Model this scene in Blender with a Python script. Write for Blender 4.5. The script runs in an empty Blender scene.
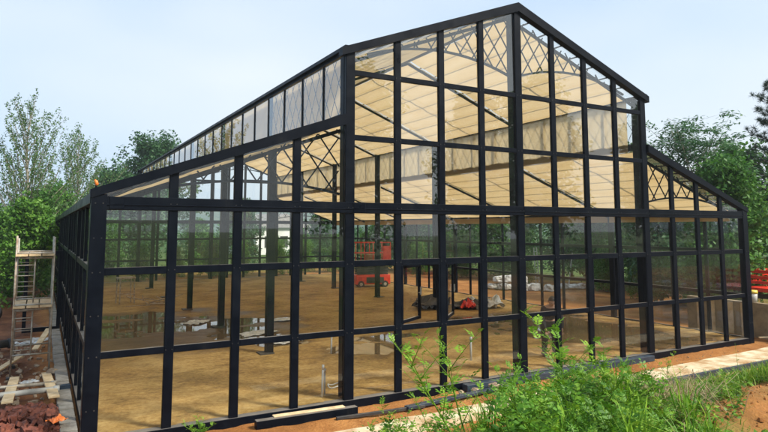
import bpy, bmesh, math, random
import numpy as np
from mathutils import Vector, Matrix, noise

random.seed(7)
rng = np.random.default_rng(11)
scene = bpy.context.scene
COL = scene.collection
PI = math.pi

# ------------------------------------------------------------------ helpers
class MB:
    """collects shapes and links them as one mesh object"""
    def __init__(self):
        self.v = []; self.f = []; self.n = 0; self.tint = []
    def add(self, verts, faces, tint=None):
        o = self.n
        self.v.extend([tuple(p) for p in verts]); self.n += len(verts)
        self.f.extend([tuple(i + o for i in q) for q in faces])
        self.tint.extend([0.5 if tint is None else tint] * len(verts))
    def box(self, x0, x1, y0, y1, z0, z1, tint=None):
        self.add([(x0,y0,z0),(x1,y0,z0),(x1,y1,z0),(x0,y1,z0),(x0,y0,z1),(x1,y0,z1),(x1,y1,z1),(x0,y1,z1)],
                 [(0,3,2,1),(4,5,6,7),(0,1,5,4),(1,2,6,5),(2,3,7,6),(3,0,4,7)], tint)
        return self
    def beam(self, a, b, w, h, up=(0,0,1), tint=None):
        a = Vector(a); b = Vector(b); d = (b - a).normalized()
        up = Vector(up)
        if abs(d.dot(up)) > .98: up = Vector((0,1,0))
        s = d.cross(up).normalized(); u = s.cross(d).normalized()
        P = []
        for c in (a, b):
            for i, j in ((-1,-1),(1,-1),(1,1),(-1,1)):
                P.append(c + s * (i * w / 2) + u * (j * h / 2))
        self.add(P, [(0,1,2,3),(7,6,5,4),(0,4,5,1),(1,5,6,2),(2,6,7,3),(3,7,4,0)], tint)
        return self
    def tube(self, pts, radii, sides=6, tint=None, cap=True):
        pts = [Vector(p) for p in pts]
        if not hasattr(radii, '__len__'): radii = [radii] * len(pts)
        ref = Vector((0.31, 0.83, 0.47)); V = []; F = []
        for i, p in enumerate(pts):
            d = (pts[min(i+1, len(pts)-1)] - pts[max(i-1, 0)])
            d = d.normalized() if d.length > 1e-9 else Vector((0,0,1))
            s = d.cross(ref)
            if s.length < .05: s = d.cross(Vector((1,0,0)))
            s.normalize(); t = d.cross(s)
            for k in range(sides):
                a = 2 * PI * k / sides
                V.append(p + s * (math.cos(a) * radii[i]) + t * (math.sin(a) * radii[i]))
        for i in range(len(pts) - 1):
            for k in range(sides):
                k2 = (k + 1) % sides
                F.append((i*sides+k, i*sides+k2, (i+1)*sides+k2, (i+1)*sides+k))
        if cap:
            F.append(tuple(range(sides))[::-1]); F.append(tuple((len(pts)-1)*sides + k for k in range(sides)))
        self.add(V, F, tint)
        return self
    def prism(self, poly, y0, y1, axis='y'):
        """polygon in (x,z) extruded along y (or (y,z) along x)"""
        n = len(poly)
        if axis == 'y':
            V = [(p[0], y0, p[1]) for p in poly] + [(p[0], y1, p[1]) for p in poly]
        elif axis == 'x':
            V = [(y0, p[0], p[1]) for p in poly] + [(y1, p[0], p[1]) for p in poly]
        else:
            V = [(p[0], p[1], y0) for p in poly] + [(p[0], p[1], y1) for p in poly]
        F = [tuple(range(n)), tuple(range(2*n-1, n-1, -1))]
        for i in range(n):
            j = (i + 1) % n
            F.append((i, i+n, j+n, j))
        self.add(V, F)
        return self
    def build(self, name, mat, parent=None, smooth=False, bevel=0):
        me = bpy.data.meshes.new(name)
        me.from_pydata(self.v, [], self.f)
        a = me.attributes.new('tint', 'FLOAT', 'POINT')
        a.data.foreach_set('value', np.array(self.tint, dtype=np.float32))
        me.materials.append(mat)
        if smooth: me.polygons.foreach_set('use_smooth', [True] * len(me.polygons))
        me.update()
        o = bpy.data.objects.new(name, me); COL.objects.link(o)
        if parent: o.parent = parent
        if bevel:
            m = o.modifiers.new('bevel', 'BEVEL'); m.width = bevel; m.segments = 1; m.limit_method = 'ANGLE'
        return o

def mesh_np(name, V, F, mat, parent=None, tint=None, smooth=False):
    """V (n,3), F (m,k) arrays of equal sided faces"""
    me = bpy.data.meshes.new(name)
    V = np.asarray(V, dtype=np.float32); F = np.asarray(F, dtype=np.int32)
    m, k = F.shape
    me.vertices.add(len(V)); me.vertices.foreach_set('co', V.ravel())
    me.loops.add(m * k); me.loops.foreach_set('vertex_index', F.ravel())
    me.polygons.add(m)
    me.polygons.foreach_set('loop_start', np.arange(0, m * k, k, dtype=np.int32))
    me.polygons.foreach_set('loop_total', np.full(m, k, dtype=np.int32))
    if smooth: me.polygons.foreach_set('use_smooth', np.ones(m, dtype=bool))
    if tint is not None:
        for nm, arr in (tint.items() if isinstance(tint, dict) else [('tint', tint)]):
            a = me.attributes.new(nm, 'FLOAT', 'POINT'); a.data.foreach_set('value', np.asarray(arr, dtype=np.float32))
    me.update(calc_edges=True); me.validate()
    me.materials.append(mat)
    o = bpy.data.objects.new(name, me); COL.objects.link(o)
    if parent: o.parent = parent
    return o

def tag(o, label=None, cat=None, group=None, kind=None):
    if label: o['label'] = label
    if cat: o['category'] = cat
    if group: o['group'] = group
    if kind: o['kind'] = kind
    return o

def thing(name, label, cat, loc=(0,0,0), rz=0, group=None):
    o = bpy.data.objects.new(name, None); COL.objects.link(o)
    o.empty_display_size = .2
    o.location = loc; o.rotation_euler = (0, 0, rz)
    return tag(o, label, cat, group)

def dup(root, loc, rz=0, sc=1.0, label=None, group=None):
    r = root.copy(); COL.objects.link(r)
    r.location = loc; r.rotation_euler = (0, 0, rz)
    r.scale = (sc, sc, sc) if not hasattr(sc, '__len__') else sc
    if label: r['label'] = label
    if group: r['group'] = group
    for ch in list(root.children):
        c = ch.copy(); COL.objects.link(c); c.parent = r
        for g in ch.children:
            d = g.copy(); COL.objects.link(d); d.parent = c
    return r

# ------------------------------------------------------------------ materials
def nmat(name):
    m = bpy.data.materials.new(name); m.use_nodes = True
    nt = m.node_tree; nt.nodes.clear()
    out = nt.nodes.new('ShaderNodeOutputMaterial')
    return m, nt, out
def N(nt, typ, **kw):
    n = nt.nodes.new(typ)
    for k, v in kw.items():
        if k.startswith('i_'):
            key = k[2:]
            key = int(key) if key.isdigit() else key.replace('_', ' ')
            n.inputs[key].default_value = v
        else: setattr(n, k, v)
    return n
def L(nt, a, ao, b, bi): nt.links.new(a.outputs[ao], b.inputs[bi])
def ramp(nt, stops):
    r = nt.nodes.new('ShaderNodeValToRGB'); e = r.color_ramp.elements
    while len(e) < len(stops): e.new(.5)
    for el, (p, c) in zip(e, stops):
        el.position = p; el.color = (*c, 1) if len(c) == 3 else c
    return r

def mat_noise(name, c1, c2, rough=.6, scale=4, metal=0, bump=0, bscale=None, spec=.5, detail=6):
    m, nt, out = nmat(name)
    tc = N(nt, 'ShaderNodeTexCoord'); nz = N(nt, 'ShaderNodeTexNoise', i_Scale=scale, i_Detail=detail, i_Roughness=.62)
    L(nt, tc, 'Object', nz, 'Vector')
    r = ramp(nt, [(.36, c1), (.62, c2)]); L(nt, nz, 'Fac', r, 'Fac')
    b = N(nt, 'ShaderNodeBsdfPrincipled', i_Roughness=rough, i_Metallic=metal)
    b.inputs['Specular IOR Level'].default_value = spec
    L(nt, r, 'Color', b, 'Base Color'); L(nt, b, 0, out, 'Surface')
    if bump:
        n2 = N(nt, 'ShaderNodeTexNoise', i_Scale=bscale or scale * 6, i_Detail=5)
        L(nt, tc, 'Object', n2, 'Vector')
        bp = N(nt, 'ShaderNodeBump', i_Strength=bump, i_Distance=.02)
        L(nt, n2, 'Fac', bp, 'Height'); L(nt, bp, 'Normal', b, 'Normal')
    return m

def make_steel():
    m, nt, out = nmat('painted_steel')
    tc = N(nt, 'ShaderNodeTexCoord'); n1 = N(nt, 'ShaderNodeTexNoise', i_Scale=2.2, i_Detail=8, i_Roughness=.7); L(nt, tc, 'Object', n1, 'Vector')
    mp = N(nt, 'ShaderNodeMapping'); mp.inputs['Scale'].default_value = (30, 30, 1.4); L(nt, tc, 'Object', mp, 'Vector')
    n2 = N(nt, 'ShaderNodeTexNoise', i_Scale=1., i_Detail=4); L(nt, mp, 'Vector', n2, 'Vector')
    mu = N(nt, 'ShaderNodeMath', operation='MULTIPLY'); L(nt, n1, 'Fac', mu, 0); mr2 = N(nt, 'ShaderNodeMapRange', i_1=.2, i_2=.8, i_3=.46, i_4=.62); L(nt, n2, 'Fac', mr2, 0); L(nt, mr2, 0, mu, 1)
    r = ramp(nt, [(.15, (.001,.002,.005)), (.32, (.0025,.0045,.009)), (.44, (.011,.012,.013))]); L(nt, mu, 0, r, 'Fac')
    b = N(nt, 'ShaderNodeBsdfPrincipled'); b.inputs['Specular IOR Level'].default_value = .11
    ge = N(nt, 'ShaderNodeNewGeometry'); sx = N(nt, 'ShaderNodeSeparateXYZ'); L(nt, ge, 'True Normal', sx, 0)      # upper faces paler: dust, plus skylight on the ledges put into the colour
    up = N(nt, 'ShaderNodeMapRange', i_1=.75, i_2=1.0, i_3=0, i_4=1.15); L(nt, sx, 'Z', up, 0)
    du = N(nt, 'ShaderNodeMath', operation='MULTIPLY', use_clamp=True); L(nt, up, 0, du, 0); L(nt, n1, 'Fac', du, 1)
    mxd = N(nt, 'ShaderNodeMix', data_type='RGBA'); L(nt, du, 0, mxd, 0); L(nt, r, 'Color', mxd, 6); mxd.inputs[7].default_value = (.26,.23,.20,1)
    L(nt, mxd, 2, b, 'Base Color')
    mr = N(nt, 'ShaderNodeMapRange', i_1=.3, i_2=.7, i_3=.26, i_4=.5); L(nt, n1, 'Fac', mr, 0); L(nt, mr, 0, b, 'Roughness')
    L(nt, b, 0, out, 'Surface'); return m
STEEL = make_steel()
STEEL_DUSTY = mat_noise('dusty_steel', (.012,.015,.019), (.05,.045,.04), rough=.55, scale=2.2)
BLUESTEEL = mat_noise('primed_steel', (.015,.026,.042), (.03,.047,.07), rough=.42, scale=5)
GALV = mat_noise('galvanised_steel', (.30,.27,.22), (.48,.44,.38), rough=.5, metal=.35, scale=9)
RUSTY = mat_noise('rusty_tube', (.22,.14,.09), (.42,.36,.28), rough=.6, scale=12)
WOOD = mat_noise('pale_plank', (.52,.36,.19), (.72,.55,.33), rough=.75, scale=6, bump=.3)
CONC = mat_noise('concrete', (.17,.15,.12), (.30,.27,.23), rough=.85, scale=5, bump=.5)
CREAM = mat_noise('cream_concrete', (.38,.22,.09), (.70,.61,.42), rough=.8, scale=2.3, bump=.6, detail=9)
TANWALL = mat_noise('tan_render', (.20,.145,.08), (.34,.26,.155), rough=.85, scale=2.2, bump=.5)
BRICK = mat_noise('broken_brick', (.075,.024,.016), (.22,.065,.036), rough=.85, scale=9, bump=.4)
PVC = mat_noise('white_pvc', (.42,.41,.37), (.55,.54,.50), rough=.4, scale=4)
RED = mat_noise('red_paint', (.55,.022,.012), (.74,.05,.022), rough=.4, scale=4)
BLACKRUB = mat_noise('black_rubber', (.012,.012,.013), (.03,.03,.03), rough=.7, scale=8)
YELLOW = mat_noise('yellow_plastic', (.70,.50,.05), (.80,.62,.10), rough=.45, scale=6)
ORANGE = mat_noise('orange_plastic', (.75,.16,.02), (.85,.24,.04), rough=.45, scale=6)
SHEET = mat_noise('white_plastic_sheet', (.34,.34,.33), (.62,.62,.61), rough=.4, scale=6)
SACK = mat_noise('dirty_white_sack', (.20,.17,.13), (.66,.64,.60), rough=.7, scale=4)
DARKSHEET = mat_noise('black_plastic_sheet', (.015,.015,.016), (.05,.05,.05), rough=.35, scale=6)
BARK = mat_noise('bark', (.07,.05,.035), (.20,.16,.12), rough=.9, scale=7, bump=.5)
PALEBARK = mat_noise('pale_bark', (.13,.11,.08), (.30,.27,.21), rough=.9, scale=7)
SKIN = mat_noise('skin', (.40,.22,.14), (.48,.28,.19), rough=.55, scale=9)
HAIR = mat_noise('black_hair', (.008,.007,.006), (.02,.017,.014), rough=.5, scale=20)
CLOTH = mat_noise('dark_cloth', (.004,.004,.006), (.009,.009,.012), rough=.85, scale=14)
TROUSER = mat_noise('grey_trousers', (.006,.007,.011), (.014,.016,.022), rough=.85, scale=14)
WHITEWALL = mat_noise('white_render', (.62,.60,.56), (.75,.73,.70), rough=.85, scale=1)
TILE = mat_noise('roof_tile', (.20,.19,.18), (.30,.28,.27), rough=.8, scale=4)
STONE = mat_noise('stone', (.20,.13,.08), (.42,.32,.22), rough=.85, scale=8, bump=.5)

def make_glass(name, tint=(.985,.995,.992), base=.03, dirt=.005):
    m, nt, out = nmat(name)
    lw = N(nt, 'ShaderNodeLayerWeight', i_Blend=.5)
    p = N(nt, 'ShaderNodeMath', operation='POWER', i_1=5.0); L(nt, lw, 'Facing', p, 0)
    mu = N(nt, 'ShaderNodeMath', operation='MULTIPLY_ADD', i_1=1 - base, i_2=base); L(nt, p, 0, mu, 0)
    tr = N(nt, 'ShaderNodeBsdfTransparent', i_Color=(*tint, 1))
    gl = N(nt, 'ShaderNodeBsdfGlossy', i_Roughness=0.0, i_Color=(.95,.98,1,1))
    mx = N(nt, 'ShaderNodeMixShader'); L(nt, mu, 0, mx, 0); L(nt, tr, 0, mx, 1); L(nt, gl, 0, mx, 2)
    # a thin film of site dust on the panes
    tc = N(nt, 'ShaderNodeTexCoord'); nz = N(nt, 'ShaderNodeTexNoise', i_Scale=.9, i_Detail=7, i_Roughness=.65)
    L(nt, tc, 'Object', nz, 'Vector')
    mr = N(nt, 'ShaderNodeMapRange', i_1=.42, i_2=.75, i_3=dirt * .25, i_4=dirt * 2); L(nt, nz, 'Fac', mr, 0)
    df = N(nt, 'ShaderNodeBsdfDiffuse', i_Color=(.55,.55,.50,1))
    m2 = N(nt, 'ShaderNodeMixShader'); L(nt, mr, 0, m2, 0); L(nt, mx, 0, m2, 1); L(nt, df, 0, m2, 2)
    L(nt, m2, 0, out, 'Surface')
    return m
GLASS = make_glass('window_glass')
GLASS_MID = make_glass('reflective_glass', base=.05)
GLASS_UP = make_glass('coated_glass', base=.085)

def make_curtain(name, c1, c2, tr=.62):
    m, nt, out = nmat(name)
    tc = N(nt, 'ShaderNodeTexCoord'); mp = N(nt, 'ShaderNodeMapping'); mp.inputs['Scale'].default_value = (1.0, .25, 1.0)
    L(nt, tc, 'Object', mp, 'Vector')
    nz = N(nt, 'ShaderNodeTexNoise', i_Scale=2.6, i_Detail=5); L(nt, mp, 'Vector', nz, 'Vector')
    r = ramp(nt, [(.3, c1), (.7, c2)]); L(nt, nz, 'Fac', r, 'Fac')
    bp = N(nt, 'ShaderNodeBump', i_Strength=.22, i_Distance=.05); L(nt, nz, 'Fac', bp, 'Height')
    d = N(nt, 'ShaderNodeBsdfDiffuse'); t = N(nt, 'ShaderNodeBsdfTranslucent')
    for b in (d, t): L(nt, r, 'Color', b, 'Color'); L(nt, bp, 'Normal', b, 'Normal')
    mx = N(nt, 'ShaderNodeMixShader', i_0=tr); L(nt, d, 0, mx, 1); L(nt, t, 0, mx, 2)
    op = N(nt, 'ShaderNodeBsdfTransparent'); m2 = N(nt, 'ShaderNodeMixShader', i_0=.07)     # open weave
    L(nt, mx, 0, m2, 1); L(nt, op, 0, m2, 2); L(nt, m2, 0, out, 'Surface')
    return m
CURTAIN = make_curtain('shade_fabric', (.62,.42,.19), (.69,.50,.26))
CURTAIN2 = make_curtain('lit_shade_fabric', (.76,.57,.31), (.80,.62,.36), tr=.74)  # same fabric lightened, sky reflection and strong light put into its colour

def make_leaf(name, dark, mid, light, trans=.35, rough=.5):
    m, nt, out = nmat(name)
    at = N(nt, 'ShaderNodeAttribute', attribute_name='tint')
    r = ramp(nt, [(0, dark), (.5, mid), (1, light)]); L(nt, at, 'Fac', r, 'Fac')
    b = N(nt, 'ShaderNodeBsdfPrincipled', i_Roughness=rough); b.inputs['Specular IOR Level'].default_value = .3
    L(nt, r, 'Color', b, 'Base Color')
    t = N(nt, 'ShaderNodeBsdfTranslucent'); L(nt, r, 'Color', t, 'Color')
    mx = N(nt, 'ShaderNodeMixShader', i_0=trans); L(nt, b, 0, mx, 1); L(nt, t, 0, mx, 2); L(nt, mx, 0, out, 'Surface')
    return m
LEAF_DARK = make_leaf('leaf_dark', (.022,.072,.026), (.050,.13,.046), (.09,.20,.07))
LEAF_MID = make_leaf('leaf_mid', (.025,.095,.014), (.065,.18,.026), (.14,.29,.045))
LEAF_BRIGHT = make_leaf('leaf_bright', (.03,.10,.010), (.08,.20,.02), (.17,.32,.04))
LEAF_POPLAR = make_leaf('leaf_poplar', (.05,.11,.03), (.10,.19,.05), (.17,.28,.08), trans=.5)
LEAF_WEED = make_leaf('leaf_weed', (.022,.09,.006), (.10,.25,.014), (.28,.44,.03), trans=.3)
LEAF_GRASS = make_leaf('leaf_grass', (.07,.16,.012), (.15,.29,.02), (.30,.40,.05), trans=.4)
NEEDLE = make_leaf('pine_needles', (.008,.028,.016), (.018,.05,.026), (.035,.075,.035), trans=.1)
STRAW = make_leaf('dry_straw', (.18,.12,.06), (.32,.23,.12), (.48,.38,.22), trans=.2)

# ------------------------------------------------------------------ terrain
def sst(t):
    t = max(0., min(1., t)); return t * t * (3 - 2 * t)
def fbm(x, y, s, o=4, z=0.):
    return noise.fractal(Vector((x * s, y * s, z)), 1.0, 2.0, o)
def height(x, y):
    h = -.13
    front = sst((-1.95 - y + .25 * fbm(x, y, .5, 2, 3.)) / 4.2) * sst((x + 9) / 4)
    h += 1.32 * front
    h += (.035 + .10 * front) * fbm(x, y, .8, 3, 1.) + .02 * fbm(x, y, 3.2, 3, 5.)
    if x < -4.3: h += -.04 * sst((-4.3 - x) / .5) + .06 * fbm(x, y, 1.7, 4, 9.)
    # heap of spoil the brick rubble lies on
    d = math.hypot((x + 4.85) / .75, (y - 1.2) / 1.3); h += .14 * sst(1.2 - d) if x < -4.36 else 0
    if y < -2.2: h += .045 * fbm(x, y, 2.6, 4, 12.) + .018 * fbm(x, y, 7., 3, 6.)
    if 12.2 < x or y > 27: h += .12 * fbm(x, y, .25, 3, 7.) * sst(max(x - 12.2, y - 27) / 2)
    if -4.3 < x < 12.2 and -1.0 < y < 27: h = min(h, -.10)   # under and right in front of the house
    return h
def wet(x, y): return 0
def axis(lo, f0, f1, hi, step):
    a = list(np.arange(f0, f1 + 1e-6, step)); s = step; p = f1
    while p < hi: s *= 1.35; p += s; a.append(p)
    s = step; p = f0
    while p > lo: s *= 1.35; p -= s; a.insert(0, p)
    return np.array(a)
gx = axis(-400, -7.5, 15, 500, .11); gy = axis(-300, -7.6, 9., 600, .11)
V = []; G = []; R_ = []
for yy in gy:
    for xx in gx:
        V.append((xx, yy, height(xx, yy)))
        far = max(-7.5 - xx, xx - 19.5 - 1.5 * fbm(xx, yy, .3, 2), yy - 29)
        g = sst(far / 4 + .6 * fbm(xx, yy, .4, 3, 2.)) if far > -2 else 0
        if yy < -7.2: g = max(g, sst((-7.2 - yy) / 1.5))     # unseen ground greened behind the camera to darken its mirror image in the glass
        if yy < -2.1:   # weedy mound: thin moss between the weeds, bare soil on its right flank
            g = max(g, .55 * sst((-2.1 - yy) / .6) * sst(.55 + 1.3 * fbm(xx, yy, .7, 3, 4.)))
        G.append(g); R_.append(sst((-4.4 - xx) / .6))
nx, ny = len(gx), len(gy)
idx = np.arange(nx * ny).reshape(ny, nx)
F = np.stack([idx[:-1,:-1].ravel(), idx[:-1,1:].ravel(), idx[1:,1:].ravel(), idx[1:,:-1].ravel()], 1)

def make_soil():
    m, nt, out = nmat('red_soil')
    tc = N(nt, 'ShaderNodeTexCoord')
    n1 = N(nt, 'ShaderNodeTexNoise', i_Scale=.7, i_Detail=8, i_Roughness=.65); L(nt, tc, 'Object', n1, 'Vector')
    n2 = N(nt, 'ShaderNodeTexNoise', i_Scale=9, i_Detail=8, i_Roughness=.7); L(nt, tc, 'Object', n2, 'Vector')
    r1 = ramp(nt, [(.25, (.15,.055,.016)), (.5, (.30,.125,.034)), (.75, (.46,.22,.07))]); 
    ad = N(nt, 'ShaderNodeMath', operation='MULTIPLY_ADD', i_1=.45, i_2=-.22); L(nt, n2, 'Fac', ad, 0)
    a2 = N(nt, 'ShaderNodeMath', operation='ADD'); L(nt, ad, 0, a2, 0); L(nt, n1, 'Fac', a2, 1); L(nt, a2, 0, r1, 'Fac')
    r2 = ramp(nt, [(.3, (.06,.024,.012)), (.55, (.17,.068,.03)), (.75, (.32,.15,.075))]); L(nt, a2, 0, r2, 'Fac')
    aw = N(nt, 'ShaderNodeAttribute', attribute_name='dark_soil')
    mx = N(nt, 'ShaderNodeMix', data_type='RGBA'); L(nt, aw, 'Fac', mx, 0); L(nt, r1, 'Color', mx, 6); L(nt, r2, 'Color', mx, 7)
    ag = N(nt, 'ShaderNodeAttribute', attribute_name='grass')
    rg = ramp(nt, [(.3, (.03,.06,.012)), (.7, (.10,.15,.03))]); L(nt, a2, 0, rg, 'Fac')
    m2 = N(nt, 'ShaderNodeMix', data_type='RGBA'); L(nt, ag, 'Fac', m2, 0); L(nt, mx, 2, m2, 6); L(nt, rg, 'Color', m2, 7)
    b = N(nt, 'ShaderNodeBsdfPrincipled', i_Roughness=.9); b.inputs['Specular IOR Level'].default_value = .2
    L(nt, m2, 2, b, 'Base Color')
    n3 = N(nt, 'ShaderNodeTexNoise', i_Scale=24, i_Detail=6); L(nt, tc, 'Object', n3, 'Vector')
    bp = N(nt, 'ShaderNodeBump', i_Strength=.8, i_Distance=.03); L(nt, n3, 'Fac', bp, 'Height'); L(nt, bp, 'Normal', b, 'Normal')
    L(nt, b, 0, out, 'Surface'); return m
ground = mesh_np('ground', V, F, make_soil(), tint={'grass': G, 'dark_soil': R_}, smooth=True)
tag(ground, kind='structure')

# dirt floor inside, with dips where the rain water stands
PUD = [(-2.2,10.2,1.9,1.3),(-.3,9.6,1.5,1.0),(.6,7.6,.8,1.3),(.7,5.9,.6,.6),(2.0,9.6,.8,.5),(-2.4,10.6,1.5,.9),(-1.9,12.6,1.3,.7),(2.4,3.8,.9,.7),
       (9.2,3.2,1.9,2.2),(9.6,5.8,1.5,1.0),(9.9,.9,1.2,.7),(3.4,5.0,.9,.4),(6.9,6.5,.9,.5)]
def wetness(x, y):
    w = 0
    for cx, cy, a, b in PUD:
        d = math.hypot((x - cx) / a / 1.25, (y - cy) / b / 1.25) + .55 * fbm(x, y, 1.1, 4, 2.)
        w = max(w, 1.25 - d)
    return w
fx = np.linspace(-3.98, 11.98, 150); fy = np.concatenate([np.linspace(.06, 14, 150), np.linspace(14.3, 26.64, 45)])
V = []; W = []
for yy in fy:
    for xx in fx:
        w = wetness(xx, yy)
        z = -.005 + .012 * fbm(xx, yy, .9, 3, 8.) + .016 * fbm(xx, yy, 3.5, 4, 1.) - .05 * sst(w * 1.5)
        V.append((xx, yy, z)); wl = max(0, 1.6 - math.hypot((xx + 1.2) / 3.1, (yy - 9.2) / 3.2) + .6 * fbm(xx, yy, .8, 4, 3.)) if xx < 3 else 0
        W.append(max(.75 * sst(w * 1.8 + .35), sst(wl * 1.2)))
nx, ny = len(fx), len(fy)
idx = np.arange(nx * ny).reshape(ny, nx)
F = np.stack([idx[:-1,:-1].ravel(), idx[:-1,1:].ravel(), idx[1:,1:].ravel(), idx[1:,:-1].ravel()], 1)
def make_floor():
    m, nt, out = nmat('dirt_floor')
    tc = N(nt, 'ShaderNodeTexCoord')
    n1 = N(nt, 'ShaderNodeTexNoise', i_Scale=.55, i_Detail=9, i_Roughness=.68); L(nt, tc, 'Object', n1, 'Vector')
    n2 = N(nt, 'ShaderNodeTexNoise', i_Scale=11, i_Detail=7, i_Roughness=.7); L(nt, tc, 'Object', n2, 'Vector')
    mp = N(nt, 'ShaderNodeMapping'); mp.inputs['Rotation'].default_value = (0, 0, .5); mp.inputs['Scale'].default_value = (.9, 1.9, 1); L(nt, tc, 'Object', mp, 'Vector')
    n4 = N(nt, 'ShaderNodeTexNoise', i_Scale=1.3, i_Detail=7, i_Roughness=.7, i_Distortion=.6); L(nt, mp, 'Vector', n4, 'Vector')      # wheel and rake marks
    ad0 = N(nt, 'ShaderNodeMath', operation='MULTIPLY_ADD', i_1=.75, i_2=-.65); L(nt, n2, 'Fac', ad0, 0)
    ad = N(nt, 'ShaderNodeMath', operation='MULTIPLY_ADD', i_1=.55); L(nt, n4, 'Fac', ad, 0); L(nt, ad0, 0, ad, 2)
    a2 = N(nt, 'ShaderNodeMath', operation='ADD'); L(nt, ad, 0, a2, 0); L(nt, n1, 'Fac', a2, 1)
    r1 = ramp(nt, [(.25, (.13,.066,.018)), (.48, (.335,.200,.056)), (.70, (.52,.345,.125))]); L(nt, a2, 0, r1, 'Fac')
    aw = N(nt, 'ShaderNodeAttribute', attribute_name='wet')
    mul = N(nt, 'ShaderNodeMix', data_type='RGBA', blend_type='MULTIPLY'); L(nt, aw, 'Fac', mul, 0); L(nt, r1, 'Color', mul, 6)
    mul.inputs[7].default_value = (.25,.22,.21,1)
    b = N(nt, 'ShaderNodeBsdfPrincipled'); L(nt, mul, 2, b, 'Base Color'); b.inputs['Specular IOR Level'].default_value = .3
    mr = N(nt, 'ShaderNodeMapRange', i_3=.9, i_4=.42); L(nt, aw, 'Fac', mr, 0); L(nt, mr, 0, b, 'Roughness')
    bp = N(nt, 'ShaderNodeBump', i_Strength=.55, i_Distance=.02); L(nt, n2, 'Fac', bp, 'Height'); L(nt, bp, 'Normal', b, 'Normal')
    L(nt, b, 0, out, 'Surface'); return m
tag(mesh_np('floor', V, F, make_floor(), tint={'wet': W}, smooth=True), kind='structure')
m, nt, out = nmat('muddy_water')
b = N(nt, 'ShaderNodeBsdfPrincipled', i_Roughness=.03); b.inputs['Base Color'].default_value = (.12,.078,.034,1)
n1 = N(nt, 'ShaderNodeTexNoise', i_Scale=5.); bp = N(nt, 'ShaderNodeBump', i_Strength=.06, i_Distance=.01)
L(nt, n1, 'Fac', bp, 'Height'); L(nt, bp, 'Normal', b, 'Normal'); L(nt, b, 0, out, 'Surface')
wm = MB()
wm.add([(-3.9,.1,-.034),(11.9,.1,-.034),(11.9,14,-.034),(-3.9,14,-.034)], [(0,1,2,3)])
tag(wm.build('water', m), kind='structure')

# pale path strip out in front with its steel edge form
pm = MB()
xs = np.arange(-1.2, 13.4, .3)
random.seed(3)
top = [(-1.32 + .035 * x + .08 * fbm(x, 0, 1.3, 3)) for x in xs]; bot = [(-1.72 + .03 * fbm(x, 4, 1.3, 3)) for x in xs]
for i in range(len(xs) - 1):
    z0 = .0
    pm.add([(xs[i],bot[i],z0),(xs[i+1],bot[i+1],z0),(xs[i+1],top[i+1],z0-.015),(xs[i],top[i],z0-.015),
            (xs[i],bot[i],-.35),(xs[i+1],bot[i+1],-.35),(xs[i+1],top[i+1],-.35),(xs[i],top[i],-.35)],
           [(0,1,2,3),(0,4,5,1),(3,2,6,7)])
tag(pm.build('path', CREAM), kind='structure')

# ------------------------------------------------------------------ the glasshouse
GH = thing('glasshouse', 'large black steel and glass greenhouse with a tall central gable and two lean-to aisles', 'greenhouse')
BAY = 4.45; LEN = 26.7
ZT2, ZT1, ZB, ZM1, ZM2 = 1.133, 2.314, 3.305, 4.57, 5.76
def roof(x):
    """outer roof line"""
    if x < -.02: return 3.51 + (x + 4.12) * (4.975 - 3.51) / 4.02
    if x > 8.02: return 3.51 + (12.12 - x) * (4.975 - 3.51) / 4.02
    return 6.25 + (4 - abs(x - 4)) * (7.80 - 6.25) / 4
def part(mb, name, mat=STEEL, parent=GH, smooth=False, bevel=0): return mb.build(name, mat, parent, smooth, bevel)
def mull_w(i): return .185 if i in (0, 4, 8) else .138
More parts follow.
